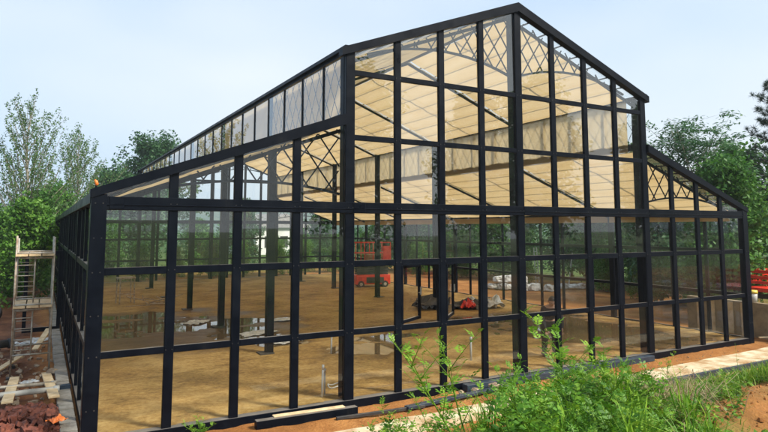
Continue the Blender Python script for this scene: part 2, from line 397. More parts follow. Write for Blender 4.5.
# --- front and rear walls
for Y, sg, front in ((0., -1, True), (LEN, 1, False)):
    def yy(a, b): return (Y + sg * a, Y + sg * b) if sg > 0 else (Y - a, Y - b)
    for i in range(-3, 12):
        w = mull_w(i); zt = roof(i if i not in (0, 8) else (i + (.05 if i == 0 else -.05))) - .10
        if i in (0, 8): zt = 6.2
        if not front and i in (0, 4, 8): w = .18
        a, b = sorted((Y + sg * .036, Y - sg * .034))
        part(MB().box(i - w/2, i + w/2, a, b, -.10, zt), 'mullion', bevel=.008)
        if i in (0, 4, 8):
            a, b = sorted((Y - sg * .09, Y - sg * .25))
            part(MB().box(i - .075, i + .075, a, b, -.05, zt - .12), 'column', bevel=.008)
    for x0, x1 in ((-4.14, -3.93), (11.93, 12.14)):
        a, b = sorted((Y + sg * .075, Y - sg * .09))
        part(MB().box(x0, x1, a, b, -.14, 3.43), 'corner_post', bevel=.008)
    for z, hh, x0, x1 in ((ZT1, .055, -3.95, 11.95), (ZT2, .05, -3.95, 11.95), (ZM1, .05, .05, 7.95), (ZM2, .05, .05, 7.95)):
        a, b = sorted((Y + sg * .027, Y - sg * .03))
        part(MB().box(x0, x1, a, b, z - hh, z + hh), 'transom', bevel=.006)
    a, b = sorted((Y + sg * .06, Y - sg * .06))
    bm = MB().box(-4.0, 12.0, a, b, ZB - .10, ZB + .095)
    c, d = sorted((Y + sg * .072, Y + sg * .055))
    bm.box(-3.99, 11.99, c, d, ZB - .035, ZB - .015)
    for i in range(-4, 12, 4): bm.box(i + .05 if i + 4 else -3.9, i + .3, c, d, ZB - .09, ZB + .085)
    part(bm, 'eave_beam', bevel=.006)
    a, b = sorted((Y + sg * .065, Y - sg * .11))
    part(MB().box(-4.0, 12.0, a, b, -.16, 0.0), 'sill', bevel=.006)
    # raking beams
    a, b = sorted((Y + sg * .09, Y - sg * .07)); t = .195
    for P in ([(-.19, 6.185), (4, 7.80)], [(8.19, 6.185), (4, 7.80)]):
        (x0, z0), (x1, z1) = P
        part(MB().prism([(x0, z0), (x1, z1), (x1, z1 - t), (x0, z0 - .15), ][::1 if x0 < x1 else -1], a, b), 'rake_beam')
    for P in ([(-4.16, 3.50), (-.085, 4.985)], [(12.16, 3.50), (8.085, 4.985)]):
        (x0, z0), (x1, z1) = P
        part(MB().prism([(x0, z0), (x1, z1), (x1, z1 - t), (x0, z0 - .13)][::1 if x0 < x1 else -1], a, b), 'rake_beam')
bolts = MB()
for i in range(-3, 12):
    zs = [ZT2, ZT1, ZB] + ([ZM1, ZM2] if 0 < i < 8 else [])
    for z in zs:
        for dx in (-.045, .045):
            for dz in (0,):
                yb = -.062 if z == ZB else -.037
                bolts.tube([(i + dx, yb - .009, z + dz), (i + dx, yb + .002, z + dz)], .0075, 6)
for x in (-4.035, 12.035):
    for z in (.4, 1.13, 1.7, 2.31, 2.8, 3.3):
        for dx in (-.05, .05): bolts.tube([(x + dx, -.085, z), (x + dx, -.074, z)], .009, 6)
g = part(bolts, 'bolt_head', STEEL_DUSTY); g['kind'] = 'stuff'
# panes of the front wall
random.seed(5)
def pane(poly, y, name='glass_pane', parent=GH, mat=None):
    cx = sum(p[0] for p in poly) / len(poly); cz = sum(p[1] for p in poly) / len(poly)
    tx, tz = random.gauss(0, .004), random.gauss(0, .004)     # panes never hang quite true
    n = len(poly); V = []
    for dy in (0, .006):
        for p in poly: V.append((p[0], y + dy + (p[0] - cx) * tx + (p[1] - cz) * tz, p[1]))
    Fc = [tuple(range(n)), tuple(range(2*n-1, n-1, -1))] + [(i, i+n, (i+1) % n + n, (i+1) % n) for i in range(n)]
    mb = MB(); mb.add(V, Fc); return part(mb, name, mat or GLASS, parent)
OPEN = {1: 32, 2: 44, 6: 42, 7: 48}       # the four casements that stand open
rear_glass = MB()
for i in range(-4, 12):
    x0 = i + .06; x1 = i + .94
    if i == -4: x0 = -3.94
    if i == 11: x1 = 11.94
    rows = [(.0 - .02, ZT2 - .03), (ZT2 + .03, ZT1 - .03), (ZT1 + .03, ZB - .08)]
    for k, (z0, z1) in enumerate(rows):
        rear_glass.box(x0, x1, LEN - .003, LEN + .003, z0, z1)
        if k == 1 and i in OPEN: continue
        pane([(x0, z0), (x1, z0), (x1, z1), (x0, z1)], .004, mat=GLASS_MID if k == 2 else GLASS)
    up = [ZB + .08]
    if 0 <= i < 8: up += [ZM1 - .03, ZM1 + .03, ZM2 - .03, ZM2 + .03]
    for k in range(0, len(up), 2):
        z0 = up[k]
        r0, r1 = roof(x0) - .13, roof(x1) - .13
        if k + 1 < len(up): z1a = z1b = up[k + 1]
        else: z1a, z1b = r0, r1
        if max(z1a, z1b) - z0 < .05: continue
        poly = [(x0, z0), (x1, z0), (x1, max(z1b, z0 + .01)), (x0, max(z1a, z0 + .01))]
        pane(poly, .004, mat=GLASS_UP if 0 <= i < 8 else GLASS); rear_glass.prism(poly, LEN - .003, LEN + .003)
# open casements in the row below the first transom
for i, ang in OPEN.items():
    hx = i + .085; w = .83; z0, z1 = ZT2 + .055, ZT1 - .06
    s = bpy.data.objects.new('window_sash', None); COL.objects.link(s); s.parent = GH
    s.location = (hx, .03, 0); s.rotation_euler = (0, 0, math.radians(ang))
    s['label'] = 'open casement window sash'
    f = MB(); b = .06
    f.box(0, b, -.022, .022, z0, z1).box(w - b, w, -.022, .022, z0, z1).box(b, w - b, -.02, .02, z0, z0 + b).box(b, w - b, -.02, .02, z1 - b, z1)
    part(f, 'sash_frame', STEEL, s)
    part(MB().box(b - .01, w - b + .01, -.003, .003, z0 + b - .01, z1 - b + .01), 'glass_pane', GLASS, s)
    part(MB().box(w - .05, w - .03, -.05, -.022, 1.65, 1.80).tube([(w - .04, -.05, 1.70), (w - .16, -.05, 1.70)], .009, 6), 'handle', GALV, s)
    fr = MB().box(i + .075, i + .105, -.03, .05, z0, z1).box(i + .895, i + .925, -.03, .05, z0, z1).box(i + .1, i + .9, -.03, .05, z1 - .001, z1 + .03)
    part(fr, 'window_frame')
# --- side walls
right_glass = MB()
for X, sg, left in ((-4.05, -1, True), (12.05, 1, False)):
    for k in range(1, 24):
        y = k * BAY / 4
        if left and abs(y - 11.68) < .9 and k in (10, 11): pass
        d = .03 if k % 4 else .05
        w = .045 if k % 4 else .09
        part(MB().box(X - d, X + d, y - w, y + w, -.08, 3.36), 'mullion' if k % 4 else 'column')
    for z, hh in ((ZT1, .05), (ZT2, .045), (-.05, .06)):
        a, b = sorted((X + sg * .036, X - sg * .034))
        part(MB().box(a, b, .1, LEN - .1, z - hh, z + hh), 'transom' if z > 0 else 'sill')
    a, b = sorted((X + sg * .10, X - sg * .08))
    part(MB().box(a, b, .02, LEN - .02, 3.30, 3.46), 'gutter_beam', bevel=.006)
    for k in range(24):
        y0, y1 = k * BAY / 4 + .05, (k + 1) * BAY / 4 - .05
        for z0, z1 in ((.0, ZT2 - .04), (ZT2 + .04, ZT1 - .04), (ZT1 + .04, 3.31)):
            if left and k == 9 and z0 < 2.2: continue                       # the doorway
            right_glass.box(X - .003, X + .003, y0, y1, z0, z1)
g = part(right_glass, 'side_glazing', GLASS); g['kind'] = 'stuff'
g = part(rear_glass, 'rear_glazing', GLASS); g['kind'] = 'stuff'
# the side door standing open across the spoil
dr = bpy.data.objects.new('door', None); COL.objects.link(dr); dr.parent = GH; dr.location = (-4.14, 11.12, 0)
dr.rotation_euler = (0, 0, math.radians(182)); dr['label'] = 'side door standing wide open'
d = MB(); d.box(.0, .10, -.03, .03, -.09, 2.26).box(.88, .98, -.03, .03, -.09, 2.26).box(.1, .88, -.028, .028, -.09, .04).box(.1, .88, -.028, .028, 2.16, 2.26)
part(d, 'door_frame', STEEL, dr)
part(MB().box(.09, .89, -.004, .004, .03, 2.17), 'glass_pane', GLASS, dr)
part(MB().box(.90, .94, -.07, -.03, .95, 1.15), 'handle', GALV, dr)
# --- clerestory walls of the nave
for X, sg in ((0., -1), (8., 1)):
    for k in range(24):
        y = k * BAY / 4
        if k % 4 == 0 and k: part(MB().box(X - sg * .0 - (.0 if sg < 0 else .17), X + (.17 if sg < 0 else .0), y - .085, y + .085, -.02, 6.2), 'column')
        if k: part(MB().box(X - .045, X - .002, y - .024, y + .024, 5.0, 6.1) if sg < 0 else MB().box(X + .002, X + .045, y - .024, y + .024, 5.0, 6.1), 'mullion')
        if k in (4, 8, 12, 16, 20): part(MB().box(X - .17, X + .17, y - .17, y + .17, -.05, .025), 'base_plate', STEEL_DUSTY)
        y0, y1 = y + .035, y + BAY / 4 - .035
        if sg < 0 and k < 20:
            mb = MB(); t1, t2 = random.gauss(0, .002), random.gauss(0, .002)
            V = []
            for dx in (0, .006):
                for (a, z) in ((y0, 5.02), (y1, 5.02), (y1, 6.10), (y0, 6.10)):
                    V.append((X - .03 + dx + (a - (y0 + y1) / 2) * t1 + (z - 5.6) * t2, a, z))
            mb.add(V, [(0,1,2,3),(7,6,5,4),(0,4,5,1),(1,5,6,2),(2,6,7,3),(3,7,4,0)])
            part(mb, 'glass_pane', GLASS_UP)
    rg = MB()
    for k in range(24 if sg > 0 else 4):
        y = (k if sg > 0 else k + 20) * BAY / 4
        rg.box(X + sg * .03, X + sg * .036, y + .035, y + BAY / 4 - .035, 5.02, 6.10)
    g = part(rg, 'clerestory_glazing', GLASS); g['kind'] = 'stuff'
    a, b = sorted((X - sg * .022, X + sg * .06))
    part(MB().box(a, b, .12, LEN - .12, 4.86, 5.03), 'lintel')
    part(MB().box(a, b, .12, LEN - .12, 6.11, 6.20), 'top_rail')
    a, b = sorted((X + sg * .13, X + sg * .07))
    part(MB().box(a, b, -.08, LEN + .08, 6.17, 6.235), 'gutter_edge')
    # diamond lattice panels behind the clerestory glass
    for kb in range(6 if sg > 0 else 1):      # farther left bays drop the lattice, standing in for reflections that hide it
        mb = MB(); y0, y1 = kb * BAY + .1, (kb + 1) * BAY - .1; z0, z1 = 5.03, 6.09
        dy, dz = .37, .62; hx = X + sg * .0
        nmax = int((y1 - y0) / dy) + 4
        for s in (1, -1):
            for q in range(-4, nmax + 4):
                # line y = c + s*(z-z0)*dy/dz
                c = y0 + q * dy
                za, zb = z0, z1
                ya, yb = c, c + s * (z1 - z0) * dy / dz
                # clip to bay
                def cl(ya, za, yb, zb, lim, lo):
                    if lo:
                        if ya < lim and yb < lim: return None
                        if ya < lim: t = (lim - ya) / (yb - ya); return lim, za + t * (zb - za), yb, zb
                        if yb < lim: t = (lim - ya) / (yb - ya); return ya, za, lim, za + t * (zb - za)
                    else:
                        if ya > lim and yb > lim: return None
                        if ya > lim: t = (lim - ya) / (yb - ya); return lim, za + t * (zb - za), yb, zb
                        if yb > lim: t = (lim - ya) / (yb - ya); return ya, za, lim, za + t * (zb - za)
                    return ya, za, yb, zb
                r = cl(ya, za, yb, zb, y0, True)
                if r: r = cl(*r, y1, False)
                if r and math.hypot(r[2]-r[0], r[3]-r[1]) > .03:
                    mb.beam((hx + s * .004, r[0], r[1]), (hx + s * .004, r[2], r[3]), .009, .009)
        part(mb, 'lattice_panel')
# --- frames: rafters, ridge, purlins and roof glass
def roofpt(x, drop): return (x, roof(x) - drop)
for k in range(7):
    y = min(max(k * BAY, .24), LEN - .24)
    for x0, x1 in ((0.02, 4.), (7.98, 4.), (-4.05, -.08), (12.05, 8.08)):
        z0 = roof(x0) - .27; z1 = roof(x1) - .27
        part(MB().beam((x0, y, z0), (x1, y, z1), .04, .065), 'rafter')
part(MB().box(3.93, 4.07, -.05, LEN + .05, 7.60, 7.78), 'ridge_beam')
for slope, (xa, xb) in enumerate(((.02, 3.95), (7.98, 4.05), (-4.05, -.12), (12.05, 8.12))):
    za, zb = roof(xa), roof(xb)
    up = MB(); n = 8
    d = Vector((xb - xa, 0, zb - za)).normalized(); nn = Vector((-d.z, 0, d.x)); nn = nn if nn.z > 0 else -nn
    g = MB()
    for q in range(1, n):
        t = q / n
        up.beam((xa + (xb - xa) * t, -.0, za + (zb - za) * t - .075), (xa + (xb - xa) * t, LEN, za + (zb - za) * t - .06), .02, .03)
    part(up, 'purlin')
    P = []
    for x, z in ((xa, za), (xb, zb)):
        for yv in (.1, LEN - .1): P.append(Vector((x, yv, z - .035)))
    mb = MB(); mb.add(P + [p + nn * .008 for p in P], [(0,1,3,2),(4,6,7,5),(0,4,5,1),(1,5,7,3),(3,7,6,2),(2,6,4,0)])
    part(mb, 'roof_glass', GLASS)
    gb = MB()
    for k in range(1, 12):
        y = k * BAY / 2
        gb.beam((xa, y, za - .055), (xb, y, zb - .055), .04, .035)
    part(gb, 'glazing_bar')
# arched trusses with diamond lattice, front and rear
def arch_nave(x):
    u = x if x <= 4 else 8 - x
    return 6.51 - .100 * (u - 2.2) ** 2
def arch_aisle(x):
    u = x if x > 4 else 8 - x
    return 3.725 - .075 * (u - 9.65) ** 2
def truss(x0, x1, fn, Y):
    mb = MB(); n = 28; prev = None
    for i in range(n + 1):
        x = x0 + (x1 - x0) * i / n
        p = Vector((x, Y, fn(x)))
        if prev is not None: mb.beam(prev, p, .04, .05, up=(0,1,0))
        prev = p
    nv_ = x0 > 0 and x1 < 7.6; st, sl = (.36, 1.45) if nv_ else (.44, 1.35)
    for s in (1, -1):
        for q in range(-24, 40):
            c = min(x0, x1) + q * st
            run = []
            zz = np.linspace(3.2, 7.8, 240)
            for z in zz:
                x = c + s * (z - 5.5) / sl
                ok = min(x0, x1) <= x <= max(x0, x1) and fn(x) <= z <= roof(x) - .2
                if ok: run.append((x, z))
                elif run: break
            if len(run) > 3: mb.beam((run[0][0], Y + s * .008, run[0][1]), (run[-1][0], Y + s * .008, run[-1][1]), .021, .021)
    part(mb, 'arched_truss')
for Y in (.17, LEN - .17):
    truss(.45, 3.9, arch_nave, Y); truss(4.1, 7.55, arch_nave, Y)
    truss(8.12, 11.4, arch_aisle, Y); truss(-.12, -3.4, arch_aisle, Y)
# --- shade curtains under the roof
def curtain(xa, xb, y0, y1, drop, seed):
    nu, nv = 65, 22; V = []; r = random.Random(seed)
    ph = r.random() * 6
    sl = 8
    for j in range(nv):
        v = j / (nv - 1); y = y0 + (y1 - y0) * v
        for i in range(nu):
            u = i / (nu - 1); x = xa + (xb - xa) * u
            sag = abs(math.sin(PI * u * sl)) * (.020 + .012 * math.sin(seed * 1.7 + 3 * (u * sl // 1))) * (.75 + .25 * math.sin(PI * v))
            wr = .006 * math.sin(5 * v + ph + 3 * u) + .010 * noise.noise(Vector((u * 9, v * 7, seed)))
            V.append((x, y, roof(x if abs(x - 4) < 3.97 or abs(x - 4) > 4.03 else (8.03 if x > 4 else -.03)) - drop - sag - wr))
    idx = np.arange(nu * nv).reshape(nv, nu)
    F = np.stack([idx[:-1,:-1].ravel(), idx[:-1,1:].ravel(), idx[1:,1:].ravel(), idx[1:,:-1].ravel()], 1)
    return mesh_np('shade_curtain', V, F, CURTAIN, GH, smooth=True)
def valance(X, y0, y1, z0, z1, seed, mat=None):
    nu, nv = 40, 5; V = []
    for j in range(nv):
        z = z0 + (z1 - z0) * j / (nv - 1)
        for i in range(nu):
            y = y0 + (y1 - y0) * i / (nu - 1)
            V.append((X + .012 * math.sin(i * .9 + seed) * (1 - .5 * j / nv) + .01 * noise.noise(Vector((i * .5, j * .5, seed))), y, z))
    idx = np.arange(nu * nv).reshape(nv, nu)
    F = np.stack([idx[:-1,:-1].ravel(), idx[:-1,1:].ravel(), idx[1:,1:].ravel(), idx[1:,:-1].ravel()], 1)
    return mesh_np('shade_curtain', V, F, mat or CURTAIN, GH, smooth=True)
for k in range(6):
    y0 = k * BAY + (.30 if k == 0 else .03); y1 = (k + 1) * BAY - .03
    curtain(.12, 3.92, y0, y1, .17, k); curtain(7.88, 4.08, y0, y1, .17, k + 10)
    curtain(11.9, 8.0, y0, y1, .17, k + 20)
    if k > 0: curtain(-3.9, -.0, y0, y1, .17, k + 30)
    else: curtain(-3.9, -.0, y0 + .9, y1, .17, 30)
    valance(7.962, y0 + .11, y1 - .11, 4.83, 6.12, k, CURTAIN2); valance(.038, y0 + .11, y1 - .11, 4.86, 6.12, k + 7, CURTAIN2)
    valance(11.93, y0, y1, 3.13, 3.36, k + 3)

# small orange marker standing on the near roof corner
t = thing('corner_marker', 'small orange marker on a short rod at the left roof corner', 'marker', (-4.08, .05, 3.46))
MB().tube([(0,0,-.02),(0,0,.13)], .012, 6).build('rod', STEEL, t)
MB().tube([(0,0,.10),(.01,0,.12),(.0,0,.16),(-.02,0,.185)], [.014,.026,.024,.01], 8).build('marker_head', ORANGE, t, True)

# ------------------------------------------------------------------ things on the site
def H(x, y): return height(x, y)
def leanbox(name, mat, a, b, w, t, label, cat, group=None, twist=0):
    """a board or bar lying from a to b, bottom face on the line"""
    a = Vector(a); b = Vector(b); c = (a + b) / 2
    mb = MB(); up = Vector((math.sin(twist), 0, math.cos(twist)))
    mb.beam(a - c, b - c, w, t, up=up)
    o = mb.build(name, mat, bevel=.004); o.location = c
    return tag(o, label, cat, group)

# scaffold tower beside the left wall
sc = thing('scaffold_tower', 'narrow tubular scaffold tower with two plank decks by the left side wall', 'scaffold', (-4.83, 5.95, -.15))
X0, X1, Y0, Y1 = -.35, .35, -.62, .62
for x, y, top in ((X0, Y0, 2.93), (X1, Y0, 2.90), (X0, Y1, 2.86), (X1, Y1, 2.90)):
    MB().tube([(x + .01, y, .0), (x, y, top)],   .021, 8).build('post', RUSTY if (x < 0 and y < 0) else GALV, sc, True)
    MB().box(x - .06, x + .06, y - .06, y + .06, -.06, .015).build('foot_plate', STEEL_DUSTY, sc)
for z in (.45, 1.38, 1.48, 2.46, 2.56):
    for y in (Y0, Y1): MB().tube([(X0, y, z), (X1, y, z)], .019, 8).build('ledger', GALV, sc, True)
for z in (1.40, 2.48):
    for x in (X0, X1): MB().tube([(x, Y0, z), (x, Y1, z)], .019, 8).build('ledger', GALV, sc, True)
for dz, w0 in ((.75, .0), (1.85, .0)):
    for y in (Y0, Y1):
        MB().tube([(.0, y, dz - .33), (.0, y, dz + .6)], .014, 6).build('ladder_stile', GALV, sc, True)
        for q in range(4):
            MB().tube([(X0, y, dz - .2 + q * .22), (.0, y, dz - .2 + q * .22)], .011, 6).build('rung', GALV, sc, True)
for x in (X0, X1):
    MB().tube([(x, Y0, .5), (x, Y1, 1.38)], .012, 6).build('brace', RUSTY, sc, True)
    MB().tube([(x, Y1, 1.5), (x, Y0, 2.44)], .012, 6).build('brace', RUSTY, sc, True)
for z, b in ((2.50, .22), (1.42, .22)):
    for q in range(3):
        x = X0 + .10 + q * .245
        MB().box(x - .11, x + .11, Y0 - .12, Y1 + .12, z + .002 * q, z + .04 + .002 * q).build('deck_plank', WOOD, sc)

# boards and pipes on the spoil along the left side
def lie(x, y, dz=0): return (x, y, H(x, y) + dz)
leanbox('plank', WOOD, (-5.11, 2.45, .05), (-5.08, 5.1, -.10), .17, .035, 'pale plank lying lengthwise over two pipes, farther from the glass wall', 'plank')
leanbox('plank', WOOD, (-4.42, 2.45, .05), (-4.52, 5.25, -.10), .17, .035, 'pale plank lying lengthwise over two pipes, nearer the concrete curb', 'plank')
leanbox('plank', WOOD, (-5.65, 4.3, .05), (-5.05, 7.2, -.06), .14, .035, 'pale plank lying askew on the spoil beyond the pipes, in front of the scaffold', 'plank')
leanbox('plank', WOOD, (-4.75, 8.0, -.06), (-4.45, 9.2, .25), .14, .03, 'short pale board leaning on rubble behind the scaffold', 'plank')
def pipe(a, b, r, mat, label, group=None):
    a = Vector(a); b = Vector(b); c = (a + b) / 2
    mb = MB().tube([a - c, (b - a) * .2 - (b - a) / 2, b - c], [r, r, r], 10)
    mb.tube([b - c - (b - a).normalized() * .08, b - c + (b - a).normalized() * .01], r * 1.25, 10)
    o = mb.build('pipe', mat, smooth=True); o.location = c; return tag(o, label, 'pipe', group)
pipe((-6.4, 4.05, -.02), (-4.36, 3.95, -.04), .035, GALV, 'thin grey pipe crossing under the planks, farther one of two')
pipe((-6.4, 3.2, .01), (-4.33, 3.25, .0), .05, PVC, 'pale plastic pipe crossing under the planks, nearer the brick rubble')
pipe((-6.6, 8.35, .02), (-5.28, 8.75, .02), .10, BLACKRUB, 'thick black pipe lying on the red soil left of the scaffold')
pipe((-7.6, 14.0, .05), (-5.9, 15.2, .05), .16, BLACKRUB, 'stout black drain pipe lying near the bushes left of the scaffold')

# concrete curb along the left wall
cb = MB()
random.seed(9)
y = .25
while y < 26:
    l = .42; dx = random.uniform(-.012, .012); dz = random.uniform(-.012, .008)
    cb.box(-4.36 + dx, -4.135, y + .006, y + l - .006, -.30, -.035 + dz); y += l
tag(cb.build('curb', CONC, bevel=.008), 'grey concrete block curb running along the foot of the left glass wall', 'curb')
o = MB().prism([(-.09,-.06),(.09,-.05),(.07,.08),(-.06,.07)], 0, .07, axis='z').build('paint_pot_lid', BLUESTEEL)
o.location = (-4.22, 3.4, -.045); tag(o, 'small blue grey scrap of metal lying on the concrete curb', 'scrap')

def rubble(cx, cy, rx, ry, n, s0, s1, seed, zf, pile=.0):
    r = random.Random(seed); mb = MB()
    for q in range(n):
        a = r.random() * 2 * PI; d = math.sqrt(r.random()); x = cx + rx * d * math.cos(a); y = cy + ry * d * math.sin(a)
        if x > -4.40 and cx < -4.3: continue
        z = zf(x, y) + pile * max(0, 1 - d * d) * r.random()
        s = r.uniform(s0, s1); M = Matrix.Rotation(r.random() * 6.3, 3, Vector((r.gauss(0,.6), r.gauss(0,.6), 1)).normalized())
        dim = Vector((s, s * r.uniform(.45, .6), s * r.uniform(.3, .5)))
        P = []
        for i in (-1, 1):
            for j in (-1, 1):
                for k in (-1, 1):
                    P.append(M @ Vector((i * dim.x * r.uniform(.7, 1), j * dim.y * r.uniform(.75, 1), k * dim.z * r.uniform(.8, 1))) + Vector((x, y, z + dim.z * .5)))
        mb.add(P, [(0,1,3,2),(4,6,7,5),(0,4,5,1),(2,3,7,6),(0,2,6,4),(1,5,7,3)])
    return mb
tag(rubble(-4.95, 1.5, .85, 1.35, 700, .03, .095, 4, H, .13).build('brick_rubble', BRICK), 'heap of broken red bricks in the near left corner beside the curb', 'rubble', kind='stuff')
tag(rubble(-5.2, 6.0, 1.3, 3.6, 240, .02, .07, 6, H, .04).build('stones', STONE), 'scattered stones and clods on the spoil by the scaffold', 'stones', kind='stuff')
tag(rubble(6.2, -.62, 6.0, .42, 70, .006, .022, 8, H, .01).build('pebbles', TANWALL), 'small pebbles on the soil strip before the front wall', 'pebbles', kind='stuff')
def sheet(name, mat, cx, cy, z, a, b, rz, seed, label, cat, amp=.08, n=16, group=None):
    V = []; F = []
    for j in range(n):
        for i in range(n):
            u = i / (n-1) - .5; v = j / (n-1) - .5
            e = 1 + .35 * noise.noise(Vector((u * 4, v * 4, seed + 9)))
            hh = amp * (.55 + noise.fractal(Vector((u * 4.5 + seed, v * 4.5, seed * 1.7)), 1, 2, 3)) * max(0, 1 - 2.0 * max(abs(u), abs(v)) ** 2)
            V.append((u * a * e, v * b * e, max(0, hh)))
    for j in range(n-1):
        for i in range(n-1): F.append((j*n+i, j*n+i+1, (j+1)*n+i+1, (j+1)*n+i))
    mb = MB(); mb.add(V, F)
    o = mb.build(name, mat); o.location = (cx, cy, z); o.rotation_euler = (0, 0, rz)
    so = o.modifiers.new('thickness', 'SOLIDIFY'); so.thickness = .004
    return tag(o, label, cat, group)
sheet('plastic_sheet', SHEET, -5.55, 9.6, H(-5.55, 9.6) + .03, .8, .5, .3, 1, 'crumpled white plastic sheet on red soil left of the scaffold', 'plastic sheet')
sheet('plastic_sheet', SHEET, -4.75, 9.7, H(-4.75, 9.7) + .03, .5, .9, -.4, 2, 'crumpled white plastic sheet on the soil behind the scaffold near the curb', 'plastic sheet')
sheet('paper_scrap', SHEET, -4.82, 4.55, H(-4.82, 4.55) + .04, .32, .22, .5, 3, 'small torn white scrap between the two lengthwise planks', 'scrap', amp=.04)
sheet('plastic_scrap', ORANGE, -4.40, .98, H(-4.45, .98) + .10, .22, .24, .4, 4, 'bright orange plastic scrap on the brick rubble by the corner post', 'scrap', amp=.07)

# steel sections lying along the front of the house
def channel(a, b, w, h, mat, label, roll=0):
    a = Vector(a); b = Vector(b); c = (a + b) / 2; ln = (b - a).length
    mb = MB(); t = .012
    mb.box(-ln/2, ln/2, -w/2, w/2, 0, t).box(-ln/2, ln/2, -w/2, -w/2 + t, t, h).box(-ln/2, ln/2, w/2 - t, w/2, t, h)
    o = mb.build('steel_channel', mat); o.location = c
    d = b - a
    o.rotation_euler = (roll, -math.atan2(d.z, math.hypot(d.x, d.y)), math.atan2(d.y, d.x))
    return tag(o, label, 'steel section')
leanbox('steel_tube', BLUESTEEL, (2.35, -.20, -.055), (7.75, -.19, -.055), .16, .12, 'long blue grey steel box section lying against the foot of the front wall', 'steel section')
leanbox('steel_tube', BLUESTEEL, (.75, -.70, -.07), (3.2, -.46, -.065), .12, .05, 'blue grey steel strip lying on the soil behind the thin weeds', 'steel section')
leanbox('steel_tube', STEEL, (-1.75, -.36, -.06), (-.05, -.42, -.06), .13, .13, 'black steel box section lying at the wall foot left of the nave post', 'steel section')
leanbox('plank', WOOD, (-1.45, -.30, .012), (-.25, -.36, .012), .11, .018, 'thin pale batten lying on the black box section at the wall foot', 'plank')
leanbox('steel_tube', STEEL_DUSTY, (-.5, -.60, -.085), (1.1, -.72, -.085), .05, .05, 'thin dark steel bar on the soil in front of the nave post', 'steel section')
leanbox('edge_form', BLUESTEEL, (4.6, -1.79, -.10), (13.3, -1.79, -.10), .05, .20, 'blue grey steel form along the outer edge of the pale path', 'edge form')
def rock(x, y, z, r, seed, label, mat=STONE):
    mb = MB(); V = []; F = []; n, mm = 10, 7
    for j in range(mm):
        th = PI * (j + .001) / (mm - 1 + .002)
        for i in range(n):
            a = 2 * PI * i / n; d = Vector((math.sin(th) * math.cos(a), math.sin(th) * math.sin(a), math.cos(th) * .65))
            V.append(d * r * (1 + .5 * noise.noise(d * 1.9 + Vector((seed, 0, 0)))))
    for j in range(mm - 1):
        for i in range(n): F.append((j*n+i, (j+1)*n+i, (j+1)*n+(i+1)%n, j*n+(i+1)%n))
    mb.add(V, F); o = mb.build('stone', mat); o.location = (x, y, z); return tag(o, label, 'stone')
rock(2.85, -.47, -.04, .12, 1, 'pale rounded stone beside the end of the blue grey strip')
rock(2.45, -.40, -.06, .07, 2, 'small brown stone left of the pale rounded stone at the wall foot')
rock(2.1, -.42, -.06, .06, 3, 'small stone between the two blue grey sections behind the thin weeds')
rock(-4.40, 5.15, -.08, .12, 4, 'grey stone lying between the curb and the end of a plank')
rock(12.35, -.9, -.06, .12, 5, 'reddish stone in front of the low tan wall', TANWALL)
leanbox('plank', WOOD, (12.35, -.35, -.06), (13.0, -.75, -.05), .14, .03, 'short board lying at the foot of the low tan wall', 'plank')
leanbox('plank', WOOD, (12.45, -.02, -.03), (12.95, -.45, .02), .10, .03, 'splintered board lying across the short board by the low tan wall', 'plank')

# low tan wall beyond the right corner, with a bucket on it
lw = thing('low_wall', 'low tan rendered wall standing beyond the right corner of the glasshouse', 'wall', (13.05, 0, 0))
mb = MB(); r = random.Random(3)
ys = np.arange(-3.2, 2.5, .4)
for i in range(len(ys) - 1):
    z0, z1 = .82 + .02 * r.random(), .82 + .02 * r.random(); y0, y1 = ys[i], ys[i+1]
    mb.add([(-.1,y0,-.5),(.1,y0,-.5),(.1,y1,-.5),(-.1,y1,-.5),(-.1,y0,z0),(.1,y0,z0),(.1,y1,z0+.005),(-.1,y1,z0+.005)],
           [(4,5,6,7),(0,4,7,3),(1,2,6,5),(0,1,5,4),(2,3,7,6)])
mb.build('wall_body', TANWALL, lw)
mb = MB()
for y in (-1.1, .55, .95, 1.5, 1.9): mb.box(-.125, -.102, y, y + .17, -.2, .80)
mb.build('formwork_board', WOOD, lw)
mb = MB()
for c in (-.25, .25):
    pts = [(-.106, -1.0 + c + .5 * t, .1 + .65 * t ** .7 - .1 * math.sin(9 * t + c)) for t in np.linspace(0, 1, 9)]
    mb.tube(pts, .012, 4)
mb.build('crack', STEEL_DUSTY, lw)
bk = thing('bucket', 'white bucket with a yellow lid standing on the low tan wall', 'bucket', (13.05, .42, .835))
MB().tube([(0,0,0),(0,0,.26)], [.10,.125], 14).build('bucket_body', PVC, bk, True)
MB().tube([(0,0,.255),(0,0,.34)], [.135,.125], 14).build('lid', YELLOW, bk, True)
pts = [(.13 * math.cos(a), 0, .24 - .10 * math.sin(a)) for a in np.linspace(0, PI, 9)]
MB().tube(pts, .006, 5).build('handle', GALV, bk)
# red slatted trailer behind the wall
tr = thing('trailer', 'red slat-sided farm trailer parked behind the low tan wall', 'trailer', (15.4, -.4, H(15.4, -.4)))
tr.rotation_euler = (0, 0, math.radians(-8))
MB().box(-.9, .9, -2.0, 2.0, 1.12, 1.24).build('bed', RED, tr)
for sx in (-.89, .89):
    mb = MB()
    for z in (1.36, 1.52, 1.70): mb.box(sx - .02, sx + .02, -2.0, 2.0, z, z + .09)
    mb.build('side_rail', RED, tr)
    for y in (-1.95, -1., 0, 1., 1.95): MB().box(sx - .035, sx + .035, y - .035, y + .035, 1.2, 1.83).build('stake', RED, tr)
    for y in (-.5, .5):
        wm_ = MB(); wm_.tube([(sx - .1, y, .42), (sx + .1, y, .42)], .42, 20); wh = wm_.build('tyre', BLACKRUB, tr)
        MB().tube([(sx - .11, y, .42), (sx + .11, y, .42)], .2, 14).build('rim', RED, wh)
mb = MB()
